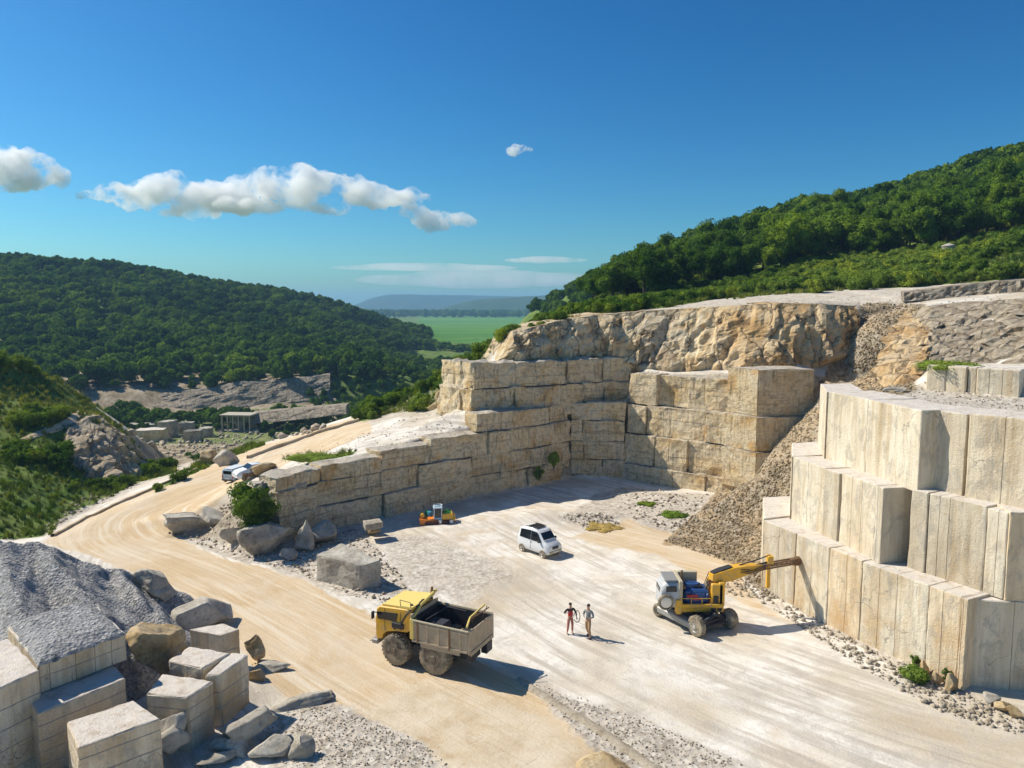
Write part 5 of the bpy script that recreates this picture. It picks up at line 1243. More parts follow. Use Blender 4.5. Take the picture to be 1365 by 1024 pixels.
def wheel(parent, x, y, z, r, w_, side, hubm='hub', lugs=22, hubr=.5, n=30):
    """side = +1 if the outer face looks to +y"""
    mb = MB(); h = w_ / 2
    prof = [(r * .55, -h * .9), (r * .8, -h), (r * .95, -h * .88), (r, -h * .55), (r, h * .55), (r * .95, h * .88), (r * .8, h), (r * .55, h * .9)]
    mb.lathe_y(0, 0, 0, prof, n)
    for k in range(lugs):
        a = 2 * math.pi * k / lugs
        for sd in (-1, 1):
            Mx = Matrix.Rotation(-a - sd * .06, 4, 'Y'); mb.box(r * .97, r * 1.035, min(0, sd * h * .75), max(0, sd * h * .75), -r * .055, r * .055, 0, Mx)
    t = mb.build('wheel', PT['rubber'], parent, True); t.location = (x, y, z)
    hb = MB(); s = side; hy = h * .93 * s
    hb.lathe_y(0, 0, 0, [(r * hubr, hy - .02 * s), (r * hubr, hy + .012 * s), (r * hubr * .8, hy - .03 * s), (r * hubr * .4, hy - .02 * s), (r * hubr * .35, hy + .05 * s), (.01, hy + .055 * s)], 24)
    for k in range(8):
        a = 2 * math.pi * k / 8; hb.box(r * hubr * .6 * math.cos(a) - .02, r * hubr * .6 * math.cos(a) + .02, min(hy - .02, hy + .03 * s), max(hy - .02, hy + .03 * s), r * hubr * .6 * math.sin(a) - .02, r * hubr * .6 * math.sin(a) + .02)
    hb.build('hub', PT[hubm], t, True); return t
# dump truck
tr = empty('dump_truck', (-3.3, 35.95, .0), R(154), 'small yellow dump truck with a dusty empty tipping box facing left on the pit floor', 'dump truck')
mb = MB(); mb.box(-1.75, 3.2, -.42, .42, .72, 1.1, .03); mb.box(-.25, .25, -1.0, 1.0, .62, .92, .05); mb.box(2.1, 2.5, -1.0, 1.0, .62, .9, .05); mb.tube([(-.9, .55, 1.0), (.5, .62, 1.55)], .09); mb.box(.6, 1.5, -.95, -.45, .7, 1.2, .05); mb.box(.55, 1.35, .45, .95, .72, 1.2, .05); mb.build('chassis', PT['dark'], tr)
mb = MB()
out = [(3.46, 1.12), (3.5, 1.5), (3.5, 2.2), (3.40, 2.72), (3.22, 2.86), (1.5, 2.98), (1.38, 2.9), (1.34, 2.2), (1.42, 1.9), (1.6, 1.78), (1.85, 1.76), (2.3, 1.72), (2.8, 1.6), (3.05, 1.42), (3.15, 1.15)]
yy = [-1.1, -1.04, 1.04, 1.1]; cx_, cz_ = 2.4, 2.1
rings = []
for y, k in zip(yy, (.955, 1, 1, .955)): rings.append([(cx_ + (x - cx_) * k, y, cz_ + (z - cz_) * k) for x, z in out])
mb.rings(rings); cab = mb.build('cab', PT['yellow'], tr)
mb = MB(); mb.rings([[(3.12, -.98, 2.89), (3.12, .98, 2.89), (3.12, .98, 2.96), (3.12, -.98, 2.96)], [(1.30, -1.08, 3.0), (1.30, 1.08, 3.0), (1.30, 1.08, 3.10), (1.30, -1.08, 3.10)]]); mb.build('roof_panel', PT['yelpale'], cab)
for sd in (-1, 1):
    mb = MB(); y0, y1 = (1.06, 1.118) if sd > 0 else (-1.118, -1.06); mb.prism_y([(2.2, 2.24), (3.34, 2.2), (3.36, 2.56), (2.1, 2.68)], y0, y1); mb.build('side_window', PT['glass'], cab)
    mb = MB(); y0, y1 = (1.09, 1.19) if sd > 0 else (-1.19, -1.09); mb.box(1.75, 2.45, y0, y1, 1.92, 2.2, .02); mb.build('side_panel', PT['dark'], cab)
    mb = MB(); mb.tube([(3.3, sd * 1.08, 2.5), (3.42, sd * 1.35, 2.62)], .025); mb.box(3.36, 3.44, sd * 1.42 - .1, sd * 1.42 + .1, 2.3, 2.68, .02); mb.build('mirror', PT['dark'], cab)
mb = MB(); mb.box(3.44, 3.535, -.92, .92, 1.95, 2.55, .02); mb.build('windscreen', PT['glass'], cab)
mb = MB(); mb.box(3.45, 3.56, -.98, .98, 1.2, 1.88, .03)
for k in range(6): mb.box(3.55, 3.585, -.9, .9, 1.27 + k * .1, 1.30 + k * .1)
mb.build('grille', PT['dark'], tr)
mb = MB(); mb.box(3.35, 3.75, -1.12, 1.12, .82, 1.08, .05); mb.tube([(3.7, .9, .95), (3.95, .95, .85)], .04); mb.build('bumper', PT['grey'], tr)
for sd in (-1, 1):
    mb = MB(); mb.box(3.56, 3.62, sd * .75 - .13, sd * .75 + .13, 1.3, 1.5, .02); mb.build('headlight', PT['lamp'], tr)
mb = MB()
for y in (-.55, -.2, .1, .5): mb.tube([(1.42, y, 1.9), (1.40, y, 2.6 + .25 * math.sin(y * 7)), (1.5, y + .1, 2.95)], .055)
mb.tube([(1.5, .75, 1.6), (1.5, .78, 3.15)], .07); mb.box(1.2, 1.5, -.8, .85, 1.2, 2.2, .05); mb.tube([(1.3, -.8, 2.95), (1.35, 0, 3.12), (1.3, .7, 3.0)], .05); mb.tube([(1.9, 1.16, 2.2), (1.55, 1.16, 2.75), (1.4, 1.0, 2.95)], .05)
mb.build('engine_pipes', PT['dark'], tr)
box = MB(); BX0, BX1, BY, BZ0, BZ1 = -1.95, 1.12, 1.25, 1.48, 2.55
box.box(BX0, BX1, -BY, -BY + .06, BZ0, BZ1); box.box(BX0, BX1, BY - .06, BY, BZ0, BZ1)
box.rings([[(BX1 + .02, -BY, BZ0 - .02), (BX1 + .02, BY, BZ0 - .02), (BX1 + .09, BY, BZ0 - .02), (BX1 + .09, -BY, BZ0 - .02)], [(BX1 + .10, -BY, BZ1 + .28), (BX1 + .10, BY, BZ1 + .28), (BX1 + .17, BY, BZ1 + .28), (BX1 + .17, -BY, BZ1 + .28)]])
box.box(-1.5, .7, BY - .05, BY + .012, BZ0 - .18, BZ0 - .003); box.box(-1.5, .7, -BY - .012, -BY + .05, BZ0 - .18, BZ0 - .003)
box.box(BX0 + .05, BX1, -.6, .6, BZ0 - .22, BZ0 - .02)
bo = box.build('tipping_box', PT['dustbody'], tr)
mb = MB(); mb.box(BX0 + .01, BX1 + .01, -BY + .066, BY - .066, BZ0 + .02, BZ0 + .1)
mb.box(BX0 + .02, BX1 - .02, -BY + .065, -BY + .08, BZ0 + .11, BZ1 - .04); mb.box(BX0 + .02, BX1 - .02, BY - .08, BY - .065, BZ0 + .11, BZ1 - .04); mb.box(BX1 - .015, BX1 + .012, -BY + .08, BY - .08, BZ0 + .11, BZ1 + .1)
mb.box(-.2, .75, -.2, .9, BZ0 + .1, BZ1 - .25, .06); mb.tube([(.6, -1.0, 2.45), (.6, .9, 2.55)], .04); mb.tube([(-.6, -1.0, 2.5), (.7, -1.0, 2.55)], .035)
mb.build('box_interior', PT['dark'], bo)  # inner faces of the box, coloured darker than its outside
mb = MB(); mb.box(BX0 - .09, BX0 - .01, -BY, BY, BZ0 - .05, BZ1 + .02, .015); mb.box(BX0 - .14, BX0 - .08, -BY + .1, BY - .1, BZ0 - .12, BZ0 + .08); mb.build('tailgate', PT['dustbody'], bo)
mb = MB()
for x in (-.95, .85): mb.box(x - .04, x + .04, BY - .01, BY + .05, BZ0 - .02, BZ1 - .02); mb.box(x - .04, x + .04, -BY - .05, -BY + .01, BZ0 - .02, BZ1 - .02)
mb.build('rib', PT['brown'], bo)
mb = MB(); mb.tube([(BX0 - .03, BY, BZ1 + .03), (BX1 + .1, BY, BZ1 + .03)], .045, 6); mb.tube([(BX0 - .03, -BY, BZ1 + .03), (BX1 + .1, -BY, BZ1 + .03)], .045, 6); mb.build('top_rail', PT['tan'], bo)
mb = MB(); mb.tube([(1.22, 1.27, 2.55), (1.26, .3, 3.0), (1.3, -1.2, 3.22)], .085); mb.box(1.08, 1.3, .95, 1.3, 1.6, 2.6, .03); mb.build('headboard_beam', PT['yelpale'], bo)
mb = MB(); mb.tube([(-1.85, 1.15, 2.76), (-1.5, .2, 2.8), (-1.6, -1.1, 3.0)], .05); mb.build('yellow_bar', PT['yelpale'], bo)
mb = MB(); mb.tube([(-1.6, .2, 2.6), (-1.75, -.2, 3.1), (-1.9, -.4, 3.2)], .018); mb.tube([(-1.8, -.5, 2.6), (-1.85, -.9, 3.05)], .02); mb.tube([(-1.5, .5, 2.7), (-1.9, -1.0, 2.95)], .03); mb.build('bent_rod', PT['brown'], bo)
for x, r_ in ((2.28, .78), (0, .82)):
    for sd in (-1, 1): wheel(tr, x, sd * (.98 if x > 1 else .95), r_, r_, .52 if x > 1 else .62, sd, 'hub', 24, .36 if x > 1 else .52)
mb = MB(); mb.box(-2.05, -1.7, -1.1, -.5, .75, 1.3, .03); mb.build('mudguard', PT['dark'], tr); mb = MB(); mb.box(-2.0, -1.7, .5, .9, .9, 1.3, .03); mb.build('mudguard', PT['dark'], tr)
# drilling machine with a long boom
ex = empty('drilling_machine', (10.25, 41.0, 0), 0, 'yellow wheeled machine with blue engine and long boom reaching right to the stone blocks', 'drilling machine')
RC = Matrix.Rotation(R(-59), 4, 'Z')
def inC(x, y, z): return tuple(RC @ Vector((x, y, z)))
mb = MB(); mb.box(-1.6, 1.15, -1.28, -.72, .28, .66, .06, RC); mb.box(-1.55, 1.3, .5, 1.0, .3, .66, .05, RC); mb.build('side_beam', PT['grey'], ex)
mb = MB(); mb.box(-1.3, 1.3, -.75, .6, .42, .86, .06, RC); mb.box(1.2, 1.6, -1.0, 1.05, .32, .72, .05, RC); mb.tube([inC(1.45, -.5, .7), inC(1.6, .1, 1.0), inC(1.5, .8, .7)], .1); mb.tube([inC(1.6, -.6, .45), inC(1.75, .6, .5)], .08)
for k in range(4): mb.tube([inC(.9 + .15 * k, -.3 + .3 * k, .8), inC(1.3, -.2 + .3 * k, 1.05), inC(1.5, .2 + .2 * k, .75)], .045)
mb.build('chassis', PT['dark'], ex)
for (x, y, r_, w_, sd, hm) in ((1.45, -1.1, .56, .36, -1, 'silver'), (1.55, 1.25, .52, .55, -1, 'silver'), (-1.62, -1.0, .36, .5, -1, 'dark'), (-1.4, .95, .42, .4, 1, 'dark')):
    wh = wheel(ex, 0, 0, 0, r_, w_, sd, hm, 18, .55); wh.rotation_euler = (0, 0, R(-59)); wh.location = inC(x, y, r_)
def shell(rows, name, mat, parent, sm=True):
    mb = MB(); mb.rings(rows); return mb.build(name, mat, parent, sm)
rows = []
for x, zc, hz, hy in [(-1.98, 1.65, .45, .62), (-1.93, 1.75, .62, .76), (-1.75, 1.83, .76, .84), (-1.45, 1.86, .81, .87), (-.98, 1.86, .81, .87)]:
    rows.append([(x, hy * math.copysign(abs(math.cos(a)) ** .55, math.cos(a)), zc + hz * math.copysign(abs(math.sin(a)) ** .55, math.sin(a))) for a in [2 * math.pi * k / 24 for k in range(24)]])
hood = shell(rows, 'rounded_hood', PT['silvergrey'], ex)
mb = MB(); mb.box(-1.7, -1.1, -.89, -.8, 2.1, 2.42, .02); mb.box(-1.99, -1.9, -.5, .5, 1.9, 2.2, .03); mb.build('window', PT['glass'], hood)
mb = MB(); mb.box(-1.75, -1.0, -.7, .7, 2.64, 2.72, .02); mb.build('roof_plate', PT['grey'], hood)
mb = MB(); mb.lathe_y(0, 0, 0, [(.44, .0), (.44, -.12), (.36, -.18), (.3, -.12), (.28, -.1)], 26); o = mb.build('spare_wheel', PT['rubber'], hood, True); o.location = (-1.72, -.9, 1.55)
mb = MB(); mb.lathe_y(0, 0, 0, [(.3, -.08), (.3, -.14), (.12, -.17), (.02, -.17)], 20)
h2 = mb.build('rim', PT['silver'], o, True)
mb = MB(); mb.box(-.99, -.78, -.9, .9, 1.1, 2.72, .03); mb.box(-.8, .35, .55, .85, 1.15, 2.75, .03); mb.build('body_panel', PT['tan'], ex)
mb = MB(); mb.box(-1.0, 1.55, -.86, .86, .9, 1.24, .08); mb.box(-1.0, 1.5, -.93, -.8, 1.2, 1.42, .03); mb.box(-1.15, -.8, -.96, -.6, .85, 1.7, .06); mb.build('yellow_frame', PT['yellow'], ex)
mb = MB(); mb.box(-.62, .78, -.62, .5, 1.24, 2.1, .1); mb.box(-.3, .55, -.7, -.55, 1.45, 1.95, .04); mb.rings([[(-.1 + .55 * math.cos(a), .35 * math.sin(a), 2.05) for a in [k * .785 for k in range(8)]], [(-.1 + .45 * math.cos(a), .28 * math.sin(a), 2.32) for a in [k * .785 for k in range(8)]]])
mb.tube([(-.5, -.66, 1.35), (.2, -.72, 1.4), (.7, -.66, 1.9)], .07)
eng = mb.build('engine', PT['blue'], ex)
mb = MB(); mb.box(-.5, .1, -.725, -.69, 1.72, 1.88, .01); mb.box(-.2, .3, -.73, -.69, 1.58, 1.68, .01); mb.build('red_plate', PT['red'], eng)
mb = MB(); mb.box(-.25, .45, -.3, .2, 2.1, 2.25, .03); mb.tube([(.5, -.4, 2.0), (.75, -.35, 2.3), (.8, .1, 2.35)], .05); mb.build('filter', PT['dark'], eng)
mb = MB(); mb.box(.85, 1.5, -.78, -.5, 1.2, 2.5, .05); mb.box(.85, 1.5, .1, .45, 1.2, 2.5, .05); mb.box(1.25, 1.6, -.78, .45, 1.2, 2.6, .06); mb.build('boom_post', PT['yellow'], ex)
mb = MB(); mb.box(.95, 1.24, -.81, -.76, 1.35, 1.85, .01); mb.lathe_y(1.3, -.84, 1.12, [(.13, -.05), (.13, .03)], 16); mb.lathe_y(.95, -.84, 1.12, [(.15, -.05), (.15, .03)], 16); mb.build('pivot_pin', PT['dark'], ex)
# boom: tapered box with its two thin rails running on to the wall
T0, T1_ = Vector((1.0, -.3, 2.85)), Vector((6.6, 1.9, 2.95)); dirb = (T1_ - T0).normalized(); sd_ = Vector((-dirb.y, dirb.x, 0)).normalized()
def brow(t, hw, h0, h1): p = T0.lerp(T1_, t); return [tuple(p + sd_ * hw + Vector((0, 0, h0))), tuple(p - sd_ * hw + Vector((0, 0, h0))), tuple(p - sd_ * hw + Vector((0, 0, h1))), tuple(p + sd_ * hw + Vector((0, 0, h1)))]
bm_ = shell([brow(-.02, .2, -.25, .12), brow(.06, .3, -.42, .22), brow(.22, .3, -.38, .34), brow(.36, .27, -.22, .3), brow(.55, .2, -.1, .16)], 'boom', PT['yellow'], ex, False)
shell([brow(-.01, .16, .13, .2), brow(.08, .22, .235, .30), brow(.2, .18, .355, .40)], 'boom_cover', PT['dark'], bm_, False)
mb = MB()
for q in (-.14, .14):
    for hz in (-.14, .12):
        mb.tube([T0.lerp(T1_, .32) + sd_ * q + Vector((0, 0, hz)), T0.lerp(T1_, .7) + sd_ * q + Vector((0, 0, hz * .9)), T0.lerp(T1_, 1.0) + sd_ * q * .8 + Vector((0, 0, hz))], .055, 6)
for k in range(9): p = T0.lerp(T1_, .45 + k * .06); mb.tube([p + sd_ * .14 + Vector((0, 0, -.13)), p - sd_ * .14 + Vector((0, 0, .12))], .03, 5)
mb.build('drill_arm', PT['brown'], ex)
mb = MB(); mb.tube([T0.lerp(T1_, .3) + Vector((0, 0, .33)), T0.lerp(T1_, .5) + Vector((0, 0, .45)), T0.lerp(T1_, .66) + Vector((0, 0, .62))], .035, 6); mb.tube([T0.lerp(T1_, .4) + Vector((0, 0, .1)), T0.lerp(T1_, .7) + Vector((0, 0, .24))], .06, 6)
for k in range(3): mb.tube([T0.lerp(T1_, .3) + Vector((0, -.3, .1 * k)), T0.lerp(T1_, .45) + Vector((0, -.36, -.2 + .1 * k)), T0.lerp(T1_, .6) + Vector((0, -.25, .1 * k))], .025, 5)
mb.build('hose', PT['dark'], ex)
p = T0.lerp(T1_, .66)
mb = MB(); mb.box(p.x - .18, p.x + .16, p.y - .22, p.y + .22, p.z + .12, p.z + .6, .04); mb.box(p.x - .11, p.x + .10, p.y + .08, p.y + .28, 1.5, p.z + .15, .02); mb.build('support_mast', PT['yellow'], ex)
p = T1_; rows = []
for k, (dx, rr) in enumerate([(-.55, .14), (-.3, .26), (.0, .3), (.25, .22), (.42, .06)]): rows.append([tuple(p + dirb * dx + sd_ * rr * .8 * math.cos(a) + Vector((0, 0, rr * math.sin(a) - .02 * k))) for a in [j * .785 for j in range(8)]])
shell(rows, 'drill_head', PT['brown'], ex)
# white hatchback
def car(root, L, Wd, Hh, prof, paint, roofz, name='body'):
    """prof: [(x, zlow, zbelt, ztop, halfwidth_low, halfwidth_top)]"""
    rows = []
    for x, zl, zb, zt, wl, wt in prof:
        ring = [(x, -wl * .9, zl), (x, -wl, zl + .12), (x, -wl * 1.0, (zl + zb) / 2 + .05), (x, -wl * .97, zb), (x, -wt, zt - .07), (x, -wt * .88, zt), (x, wt * .88, zt), (x, wt, zt - .07), (x, wl * .97, zb), (x, wl, (zl + zb) / 2 + .05), (x, wl, zl + .12), (x, wl * .9, zl)]
        rows.append(ring)
    mb = MB(); mb.rings(rows); return mb.build(name, paint, root, True)
hc = empty('hatchback', (2.0, 53.0, 0), R(-47), 'small white upright hatchback parked on the pale pit floor above the two people', 'car')
prof = [(-1.58, .5, .95, 1.02, .66, .55), (-1.55, .35, 1.0, 1.3, .74, .60), (-1.40, .3, 1.05, 1.72, .76, .60), (-1.1, .28, 1.05, 1.86, .78, .62), (-.2, .28, 1.03, 1.92, .78, .63), (.35, .28, 1.02, 1.84, .78, .62), (.62, .28, 1.02, 1.68, .78, .60),
        (1.02, .28, 1.0, 1.22, .78, .62), (1.2, .28, .95, 1.1, .78, .66), (1.48, .3, .82, .98, .74, .62), (1.60, .38, .7, .84, .66, .56)]
hb_ = car(hc, 3.2, 1.5, 1.9, prof, PT['white'], 1.9)
def plate(parent, name, mat, pts, n, th=.012):
    """thin shaped plate following given corner points; n = outward direction"""
    n = Vector(n).normalized() * th; mb = MB(); mb.rings([[tuple(Vector(p) - n * .8) for p in pts], [tuple(Vector(p) + n) for p in pts]]); return mb.build(name, mat, parent)
plate(hb_, 'windscreen', PT['glass'], [(1.0, -.56, 1.26), (1.0, .56, 1.26), (.64, .52, 1.68), (.64, -.52, 1.68)], (.75, 0, .65), .03)
plate(hb_, 'rear_window', PT['glass'], [(-1.555, .52, 1.12), (-1.555, -.52, 1.12), (-1.44, -.5, 1.62), (-1.44, .5, 1.62)], (-1, 0, .2), .03)
for sd in (-1, 1):
    plate(hb_, 'side_window', PT['glass'], [(.88, sd * .745, 1.1), (-.12, sd * .76, 1.1), (-.12, sd * .655, 1.76), (.42, sd * .655, 1.72)], (0, sd, .2), .022)
    plate(hb_, 'side_window', PT['glass'], [(-.2, sd * .76, 1.1), (-1.28, sd * .75, 1.12), (-1.22, sd * .645, 1.68), (-.2, sd * .655, 1.76)], (0, sd, .2), .022)
    mb = MB(); mb.box(.7, .84, sd * .86 - .09, sd * .86 + .09, 1.08, 1.24, .03); mb.build('mirror', PT['dark'], hb_)
    plate(hb_, 'headlight', PT['lamp'], [(1.585, sd * .36, .74), (1.585, sd * .6, .76), (1.5, sd * .64, .9), (1.53, sd * .38, .88)], (1, 0, .25), .03)
    mb = MB(); mb.tube([(-.9, sd * .5, 1.93), (.2, sd * .5, 1.96)], .025); mb.build('roof_rail', PT['dark'], hb_)
    for x in (1.05, -1.05): wheel(hc, x, sd * .72, .3, .30, .2, sd, 'silver', 0, .62)
plate(hb_, 'sunroof', PT['glass'], [(.2, -.42, 1.93), (.2, .42, 1.93), (-.7, .42, 1.94), (-.7, -.42, 1.94)], (0, 0, 1), .02)
plate(hb_, 'grille', PT['dark'], [(1.605, -.3, .66), (1.605, .3, .66), (1.57, .32, .86), (1.57, -.32, .86)], (1, 0, .1), .03)
mb = MB(); mb.box(1.5, 1.67, -.62, .62, .34, .56, .05); mb.build('bumper', PT['tan'], hb_)
mb = MB(); mb.box(-1.66, -1.5, -.64, .64, .34, .56, .05); mb.build('bumper', PT['grey'], hb_)
plate(hb_, 'door_seam', PT['dark'], [(-.155, -.79, .42), (-.135, -.79, .42), (-.135, -.765, 1.08), (-.155, -.765, 1.08)], (0, -1, 0), .006)
# colourful small loader
p = W(584, 701); ld = empty('track_loader', (p[0], p[1] + .6, 0), R(8), 'tiny orange and yellow tracked loader with a glass cab standing by the shaded wall', 'loader')
for y in (-.5, .5):
    mb = MB(); mb.prism_y([(-1.15, .1), (-.95, .0), (.85, .0), (1.1, .14), (1.05, .3), (.85, .38), (-.95, .38), (-1.15, .28)], y - .16, y + .16)
    for k in range(12): mb.box(-1.05 + k * .17, -.98 + k * .17, y - .18, y + .18, -.02, .4)
    mb.build('track', PT['maroon'], ld)
mb = MB(); mb.rings([[(-1.55, -.6, .12), (-1.55, .6, .12), (-1.6, .6, .62), (-1.6, -.6, .62)], [(-1.1, -.6, .06), (-1.1, .6, .06), (-1.0, .6, .5), (-1.0, -.6, .5)], [(-.4, -.5, .3), (-.4, .5, .3), (-.4, .5, .62), (-.4, -.5, .62)]]); mb.box(-1.2, -.1, -.45, .45, .36, .58, .04); mb.build('bucket', PT['orange'], ld)
mb = MB(); mb.lathe_y(-1.35, 0, .78, [(.17, -.3), (.17, .3)], 14); mb.build('roller', PT['yellow'], ld)
mb = MB(); mb.box(.25, 1.15, -.5, .5, .4, .95, .06); mb.box(.85, 1.35, -.35, .35, .35, .75, .05); mb.box(1.1, 1.3, -.5, .5, .3, .6, .03); mb.build('engine_cover', PT['yellow'], ld)
mb = MB(); mb.box(.35, .95, -.4, .4, .96, 1.02, .01); mb.tube([(.45, 0, 1.0), (.7, .1, 1.15), (1.0, .1, 1.0)], .06); mb.build('hose', PT['green'], ld)
cb = MB()
for x in (-.38, .22):
    for y in (-.38, .38): cb.box(x - .035, x + .035, y - .035, y + .035, .55, 1.38)
cb.box(-.45, .3, -.45, .45, .45, .62, .03); cb.box(-.46, .3, -.46, .46, 1.38, 1.44, .02); cbo = cb.build('cab', PT['skyb'], ld)
mb = MB(); mb.box(-.36, .2, -.365, -.345, .64, 1.34); mb.box(-.36, .2, .345, .365, .64, 1.34); mb.box(-.375, -.36, -.34, .34, .64, 1.34); mb.build('window', PT['glass'], cbo)
mb = MB(); mb.tube([(.35 * math.cos(a) - .05, .35 * math.sin(a), 1.56) for a in [k * math.pi / 8 for k in range(17)]], .035, 6); mb.box(-.1, 0, -.05, .05, 1.43, 1.56); mb.build('roof_ring', PT['skyb'], cbo)
for k, (x, y, mt) in enumerate([(-.75, .3, 'cyan'), (-.95, .6, 'green'), (1.0, -.6, 'white'), (.1, -.55, 'white')]):
    mb = MB(); rr = .16; mb.rings([[(x + rr * math.cos(a), y + rr * math.sin(a), z) for a in [j * .524 for j in range(12)]] for z in (.45 if k < 2 else .22, .95 if k < 2 else .45)]); mb.build('canister', PT[mt], ld)
# van and wreck at the top of the road
p = hit(304, 645); vn = empty('minibus', (p[0] + .35, p[1] + 1.2, p[2]), R(72), 'small white and pale blue minibus seen from behind at the top of the haul road', 'minibus')
prof = [(-1.5, .38, .85, 1.42, .74, .66), (-1.42, .3, .9, 1.5, .76, .68), (0, .3, .9, 1.54, .77, .69), (.9, .3, .9, 1.5, .77, .68), (1.25, .3, .88, 1.05, .76, .66), (1.55, .35, .7, .85, .7, .6)]
vb = car(vn, 3, 1.5, 1.5, prof, PT['skyb'], 1.5)
mb = MB(); mb.box(-1.45, .8, -.6, .6, 1.535, 1.575, .015); mb.build('roof', PT['white'], vb)
plate(vb, 'rear_window', PT['glass'], [(-1.51, .5, 1.0), (-1.51, -.5, 1.0), (-1.5, -.5, 1.32), (-1.5, .5, 1.32)], (-1, 0, 0), .03)
mb = MB(); mb.box(-1.6, -1.48, -.72, .72, .3, .48, .03); mb.build('bumper', PT['dark'], vb); mb = MB(); mb.box(-1.62, -1.60, -.3, .3, .5, .6); mb.build('licence_plate', PT['white'], vb)
for sd in (-1, 1):
    plate(vb, 'side_window', PT['glass'], [(.8, sd * .755, .95), (-1.2, sd * .755, .95), (-1.2, sd * .70, 1.36), (.7, sd * .70, 1.36)], (0, sd, .1), .02)
    mb = MB(); mb.box(-1.54, -1.5, sd * .64 - .06, sd * .64 + .06, .6, .9); mb.build('tail_light', PT['red'], vb)
    for x in (.95, -.95): wheel(vn, x, sd * .7, .28, .28, .2, sd, 'dark', 0, .6)
vn.scale = (.82, .88, .9)
p = hit(332, 641); wk = empty('wrecked_car', (p[0] + .1, p[1] + 1.0, p[2]), R(-140), 'wrecked white car with dark windscreen and torn brown flank, right of the minibus', 'car')
prof = [(-1.7, .3, .6, .8, .66, .6), (-1.5, .22, .7, .92, .74, .66), (-.9, .2, .75, 1.0, .76, .66), (-.5, .2, .78, 1.3, .76, .58), (.3, .2, .78, 1.32, .76, .58), (.8, .2, .76, .98, .76, .64), (1.5, .22, .66, .84, .74, .64), (1.75, .3, .5, .66, .64, .56)]
wb = car(wk, 3.4, 1.5, 1.3, prof, PT['white'], 1.3)
plate(wb, 'windscreen', PT['glass'], [(.78, -.58, 1.0), (.78, .58, 1.0), (.34, .5, 1.3), (.34, -.5, 1.3)], (.6, 0, .8), .03); plate(wb, 'rear_window', PT['glass'], [(-.88, .58, 1.02), (-.88, -.58, 1.02), (-.52, -.5, 1.28), (-.52, .5, 1.28)], (-.6, 0, .8), .03)
for sd in (-1, 1): plate(wb, 'side_window', PT['glass'], [(.62, sd * .735, .84), (-.75, sd * .735, .84), (-.5, sd * .61, 1.22), (.3, sd * .61, 1.22)], (0, sd, .3), .03)
mb = MB(); rd = random.Random(3)
for k in range(9): x = -1.2 + k * .3; mb.box(x - .12, x + .1, .74, .86 + rd.random() * .12, .2 + rd.random() * .15, .55 + rd.random() * .2, .02)
for k in range(5): mb.tube([(-1 + .4 * k, .8, .3), (-.8 + .4 * k, .98, .5), (-.6 + .4 * k, .85, .62)], .03, 5)
mb.build('torn_flank', PT['brown'], wb)
for x, sd in ((1.1, -1), (-1.1, -1), (1.1, 1), (-1.1, 1)): wheel(wk, x, sd * .68, .27, .27, .18, sd, 'dark', 0, .6)
boulder(350, 634, 0, (2.2, 1.6, 1.25), 'brown scrap like rock lying right of the wrecked car on the bench', 290, 'rocko', .3, 0, None)
boulder(343, 648, 0, (1.4, .8, .3), 'flat pale slab of stone in front of the wrecked car', 291, 'rockw', .3, 0, None)
# ---------------------------------------------------------------- valley quarry: shed, cut blocks
p = Dp(320, 572, 224); zf = gz(p[0], p[1]); sh = empty('open_shed', (p[0], p[1], zf), R(-6), 'small open sided shed with flat tan roof and pale posts in the valley', 'shed')
mb = MB(); mb.box(-4.9, 4.9, -3, 3, 4.55, 5.0, .08); mb.build('roof', PT['concrete'], sh)
for k in range(6):
    for y in (-2.6, 2.6): mb = MB(); x = -4.3 + k * 1.72; mb.box(x - .2, x + .2, y - .2, y + .2, -.5, 4.52, .03); mb.build('post', PT['concrete'], sh)
mb = MB(); mb.box(-4.2, 4.2, 1.6, 2.2, -.4, 2.2, .05); mb.box(-4.4, 4.4, -2.4, 2.4, -.3, .15); mb.build('rear_wall', M['rockg'], sh)
G6 = 'cut stone blocks on the valley quarry floor'
for i, (px, py, dd, w_, h_, dpt, mt, lab) in enumerate([(199, 588, 205, 8, 3.2, 4, 'sawn', 'bluish white cut block nearest the rock outcrop in the valley'), (222, 584, 212, 4.5, 4.6, 4, 'rockg', 'tall grey block behind the bluish white one in the valley'),
        (190, 577, 222, 9, 2.0, 4, 'rockg', 'long low grey ledge behind the bluish white valley block'), (257, 583, 205, 4.5, 3.0, 3, 'rockg', 'shattered grey block in the middle of the valley floor'), (272, 572, 212, 4, 2.6, 3, 'rockw', 'pale rough block left of the open shed'),
        (248, 574, 218, 4, 3.2, 3, 'rockg', 'upright grey block between the shattered block and the wooded foot'), (383, 578, 150, 8, 3, 4, 'rocko', 'ochre stone heap right of the valley shed'), (398, 572, 155, 9, 2.5, 4, 'rockg', 'flat grey stone ledge at the right of the ochre heap'),
        (350, 590, 170, 5, 2.5, 3, 'rockg', 'small dark block below the open shed'), (236, 600, 150, 4.5, 2.6, 3, 'rockg', 'dark boulder beside the valley track')]):
    pp = Dp(px, py, dd); g_ = gz(pp[0], pp[1]); q = [(pp[0] - w_ / 2, dd - 1), (pp[0] + w_ / 2, dd), (pp[0] + w_ / 2 - .5, dd + dpt), (pp[0] - w_ / 2, dd + dpt - .6)]
    v, f = solid(q, g_ - 1, g_ + h_, 1.0, .3, .35, .25, (), (), .1, 310 + i, .9); tag(based('stone_block', v, f, M[mt]), lab, 'stone block', G6)
rubble('valley_rubble', [([(165, 575), (440, 550), (430, 575), (300, 600), (230, 612)], 900)], 0, .3, 1.6, 'broken stone covering the valley quarry floor', 'rubble', 35, dmax=260, power=3)
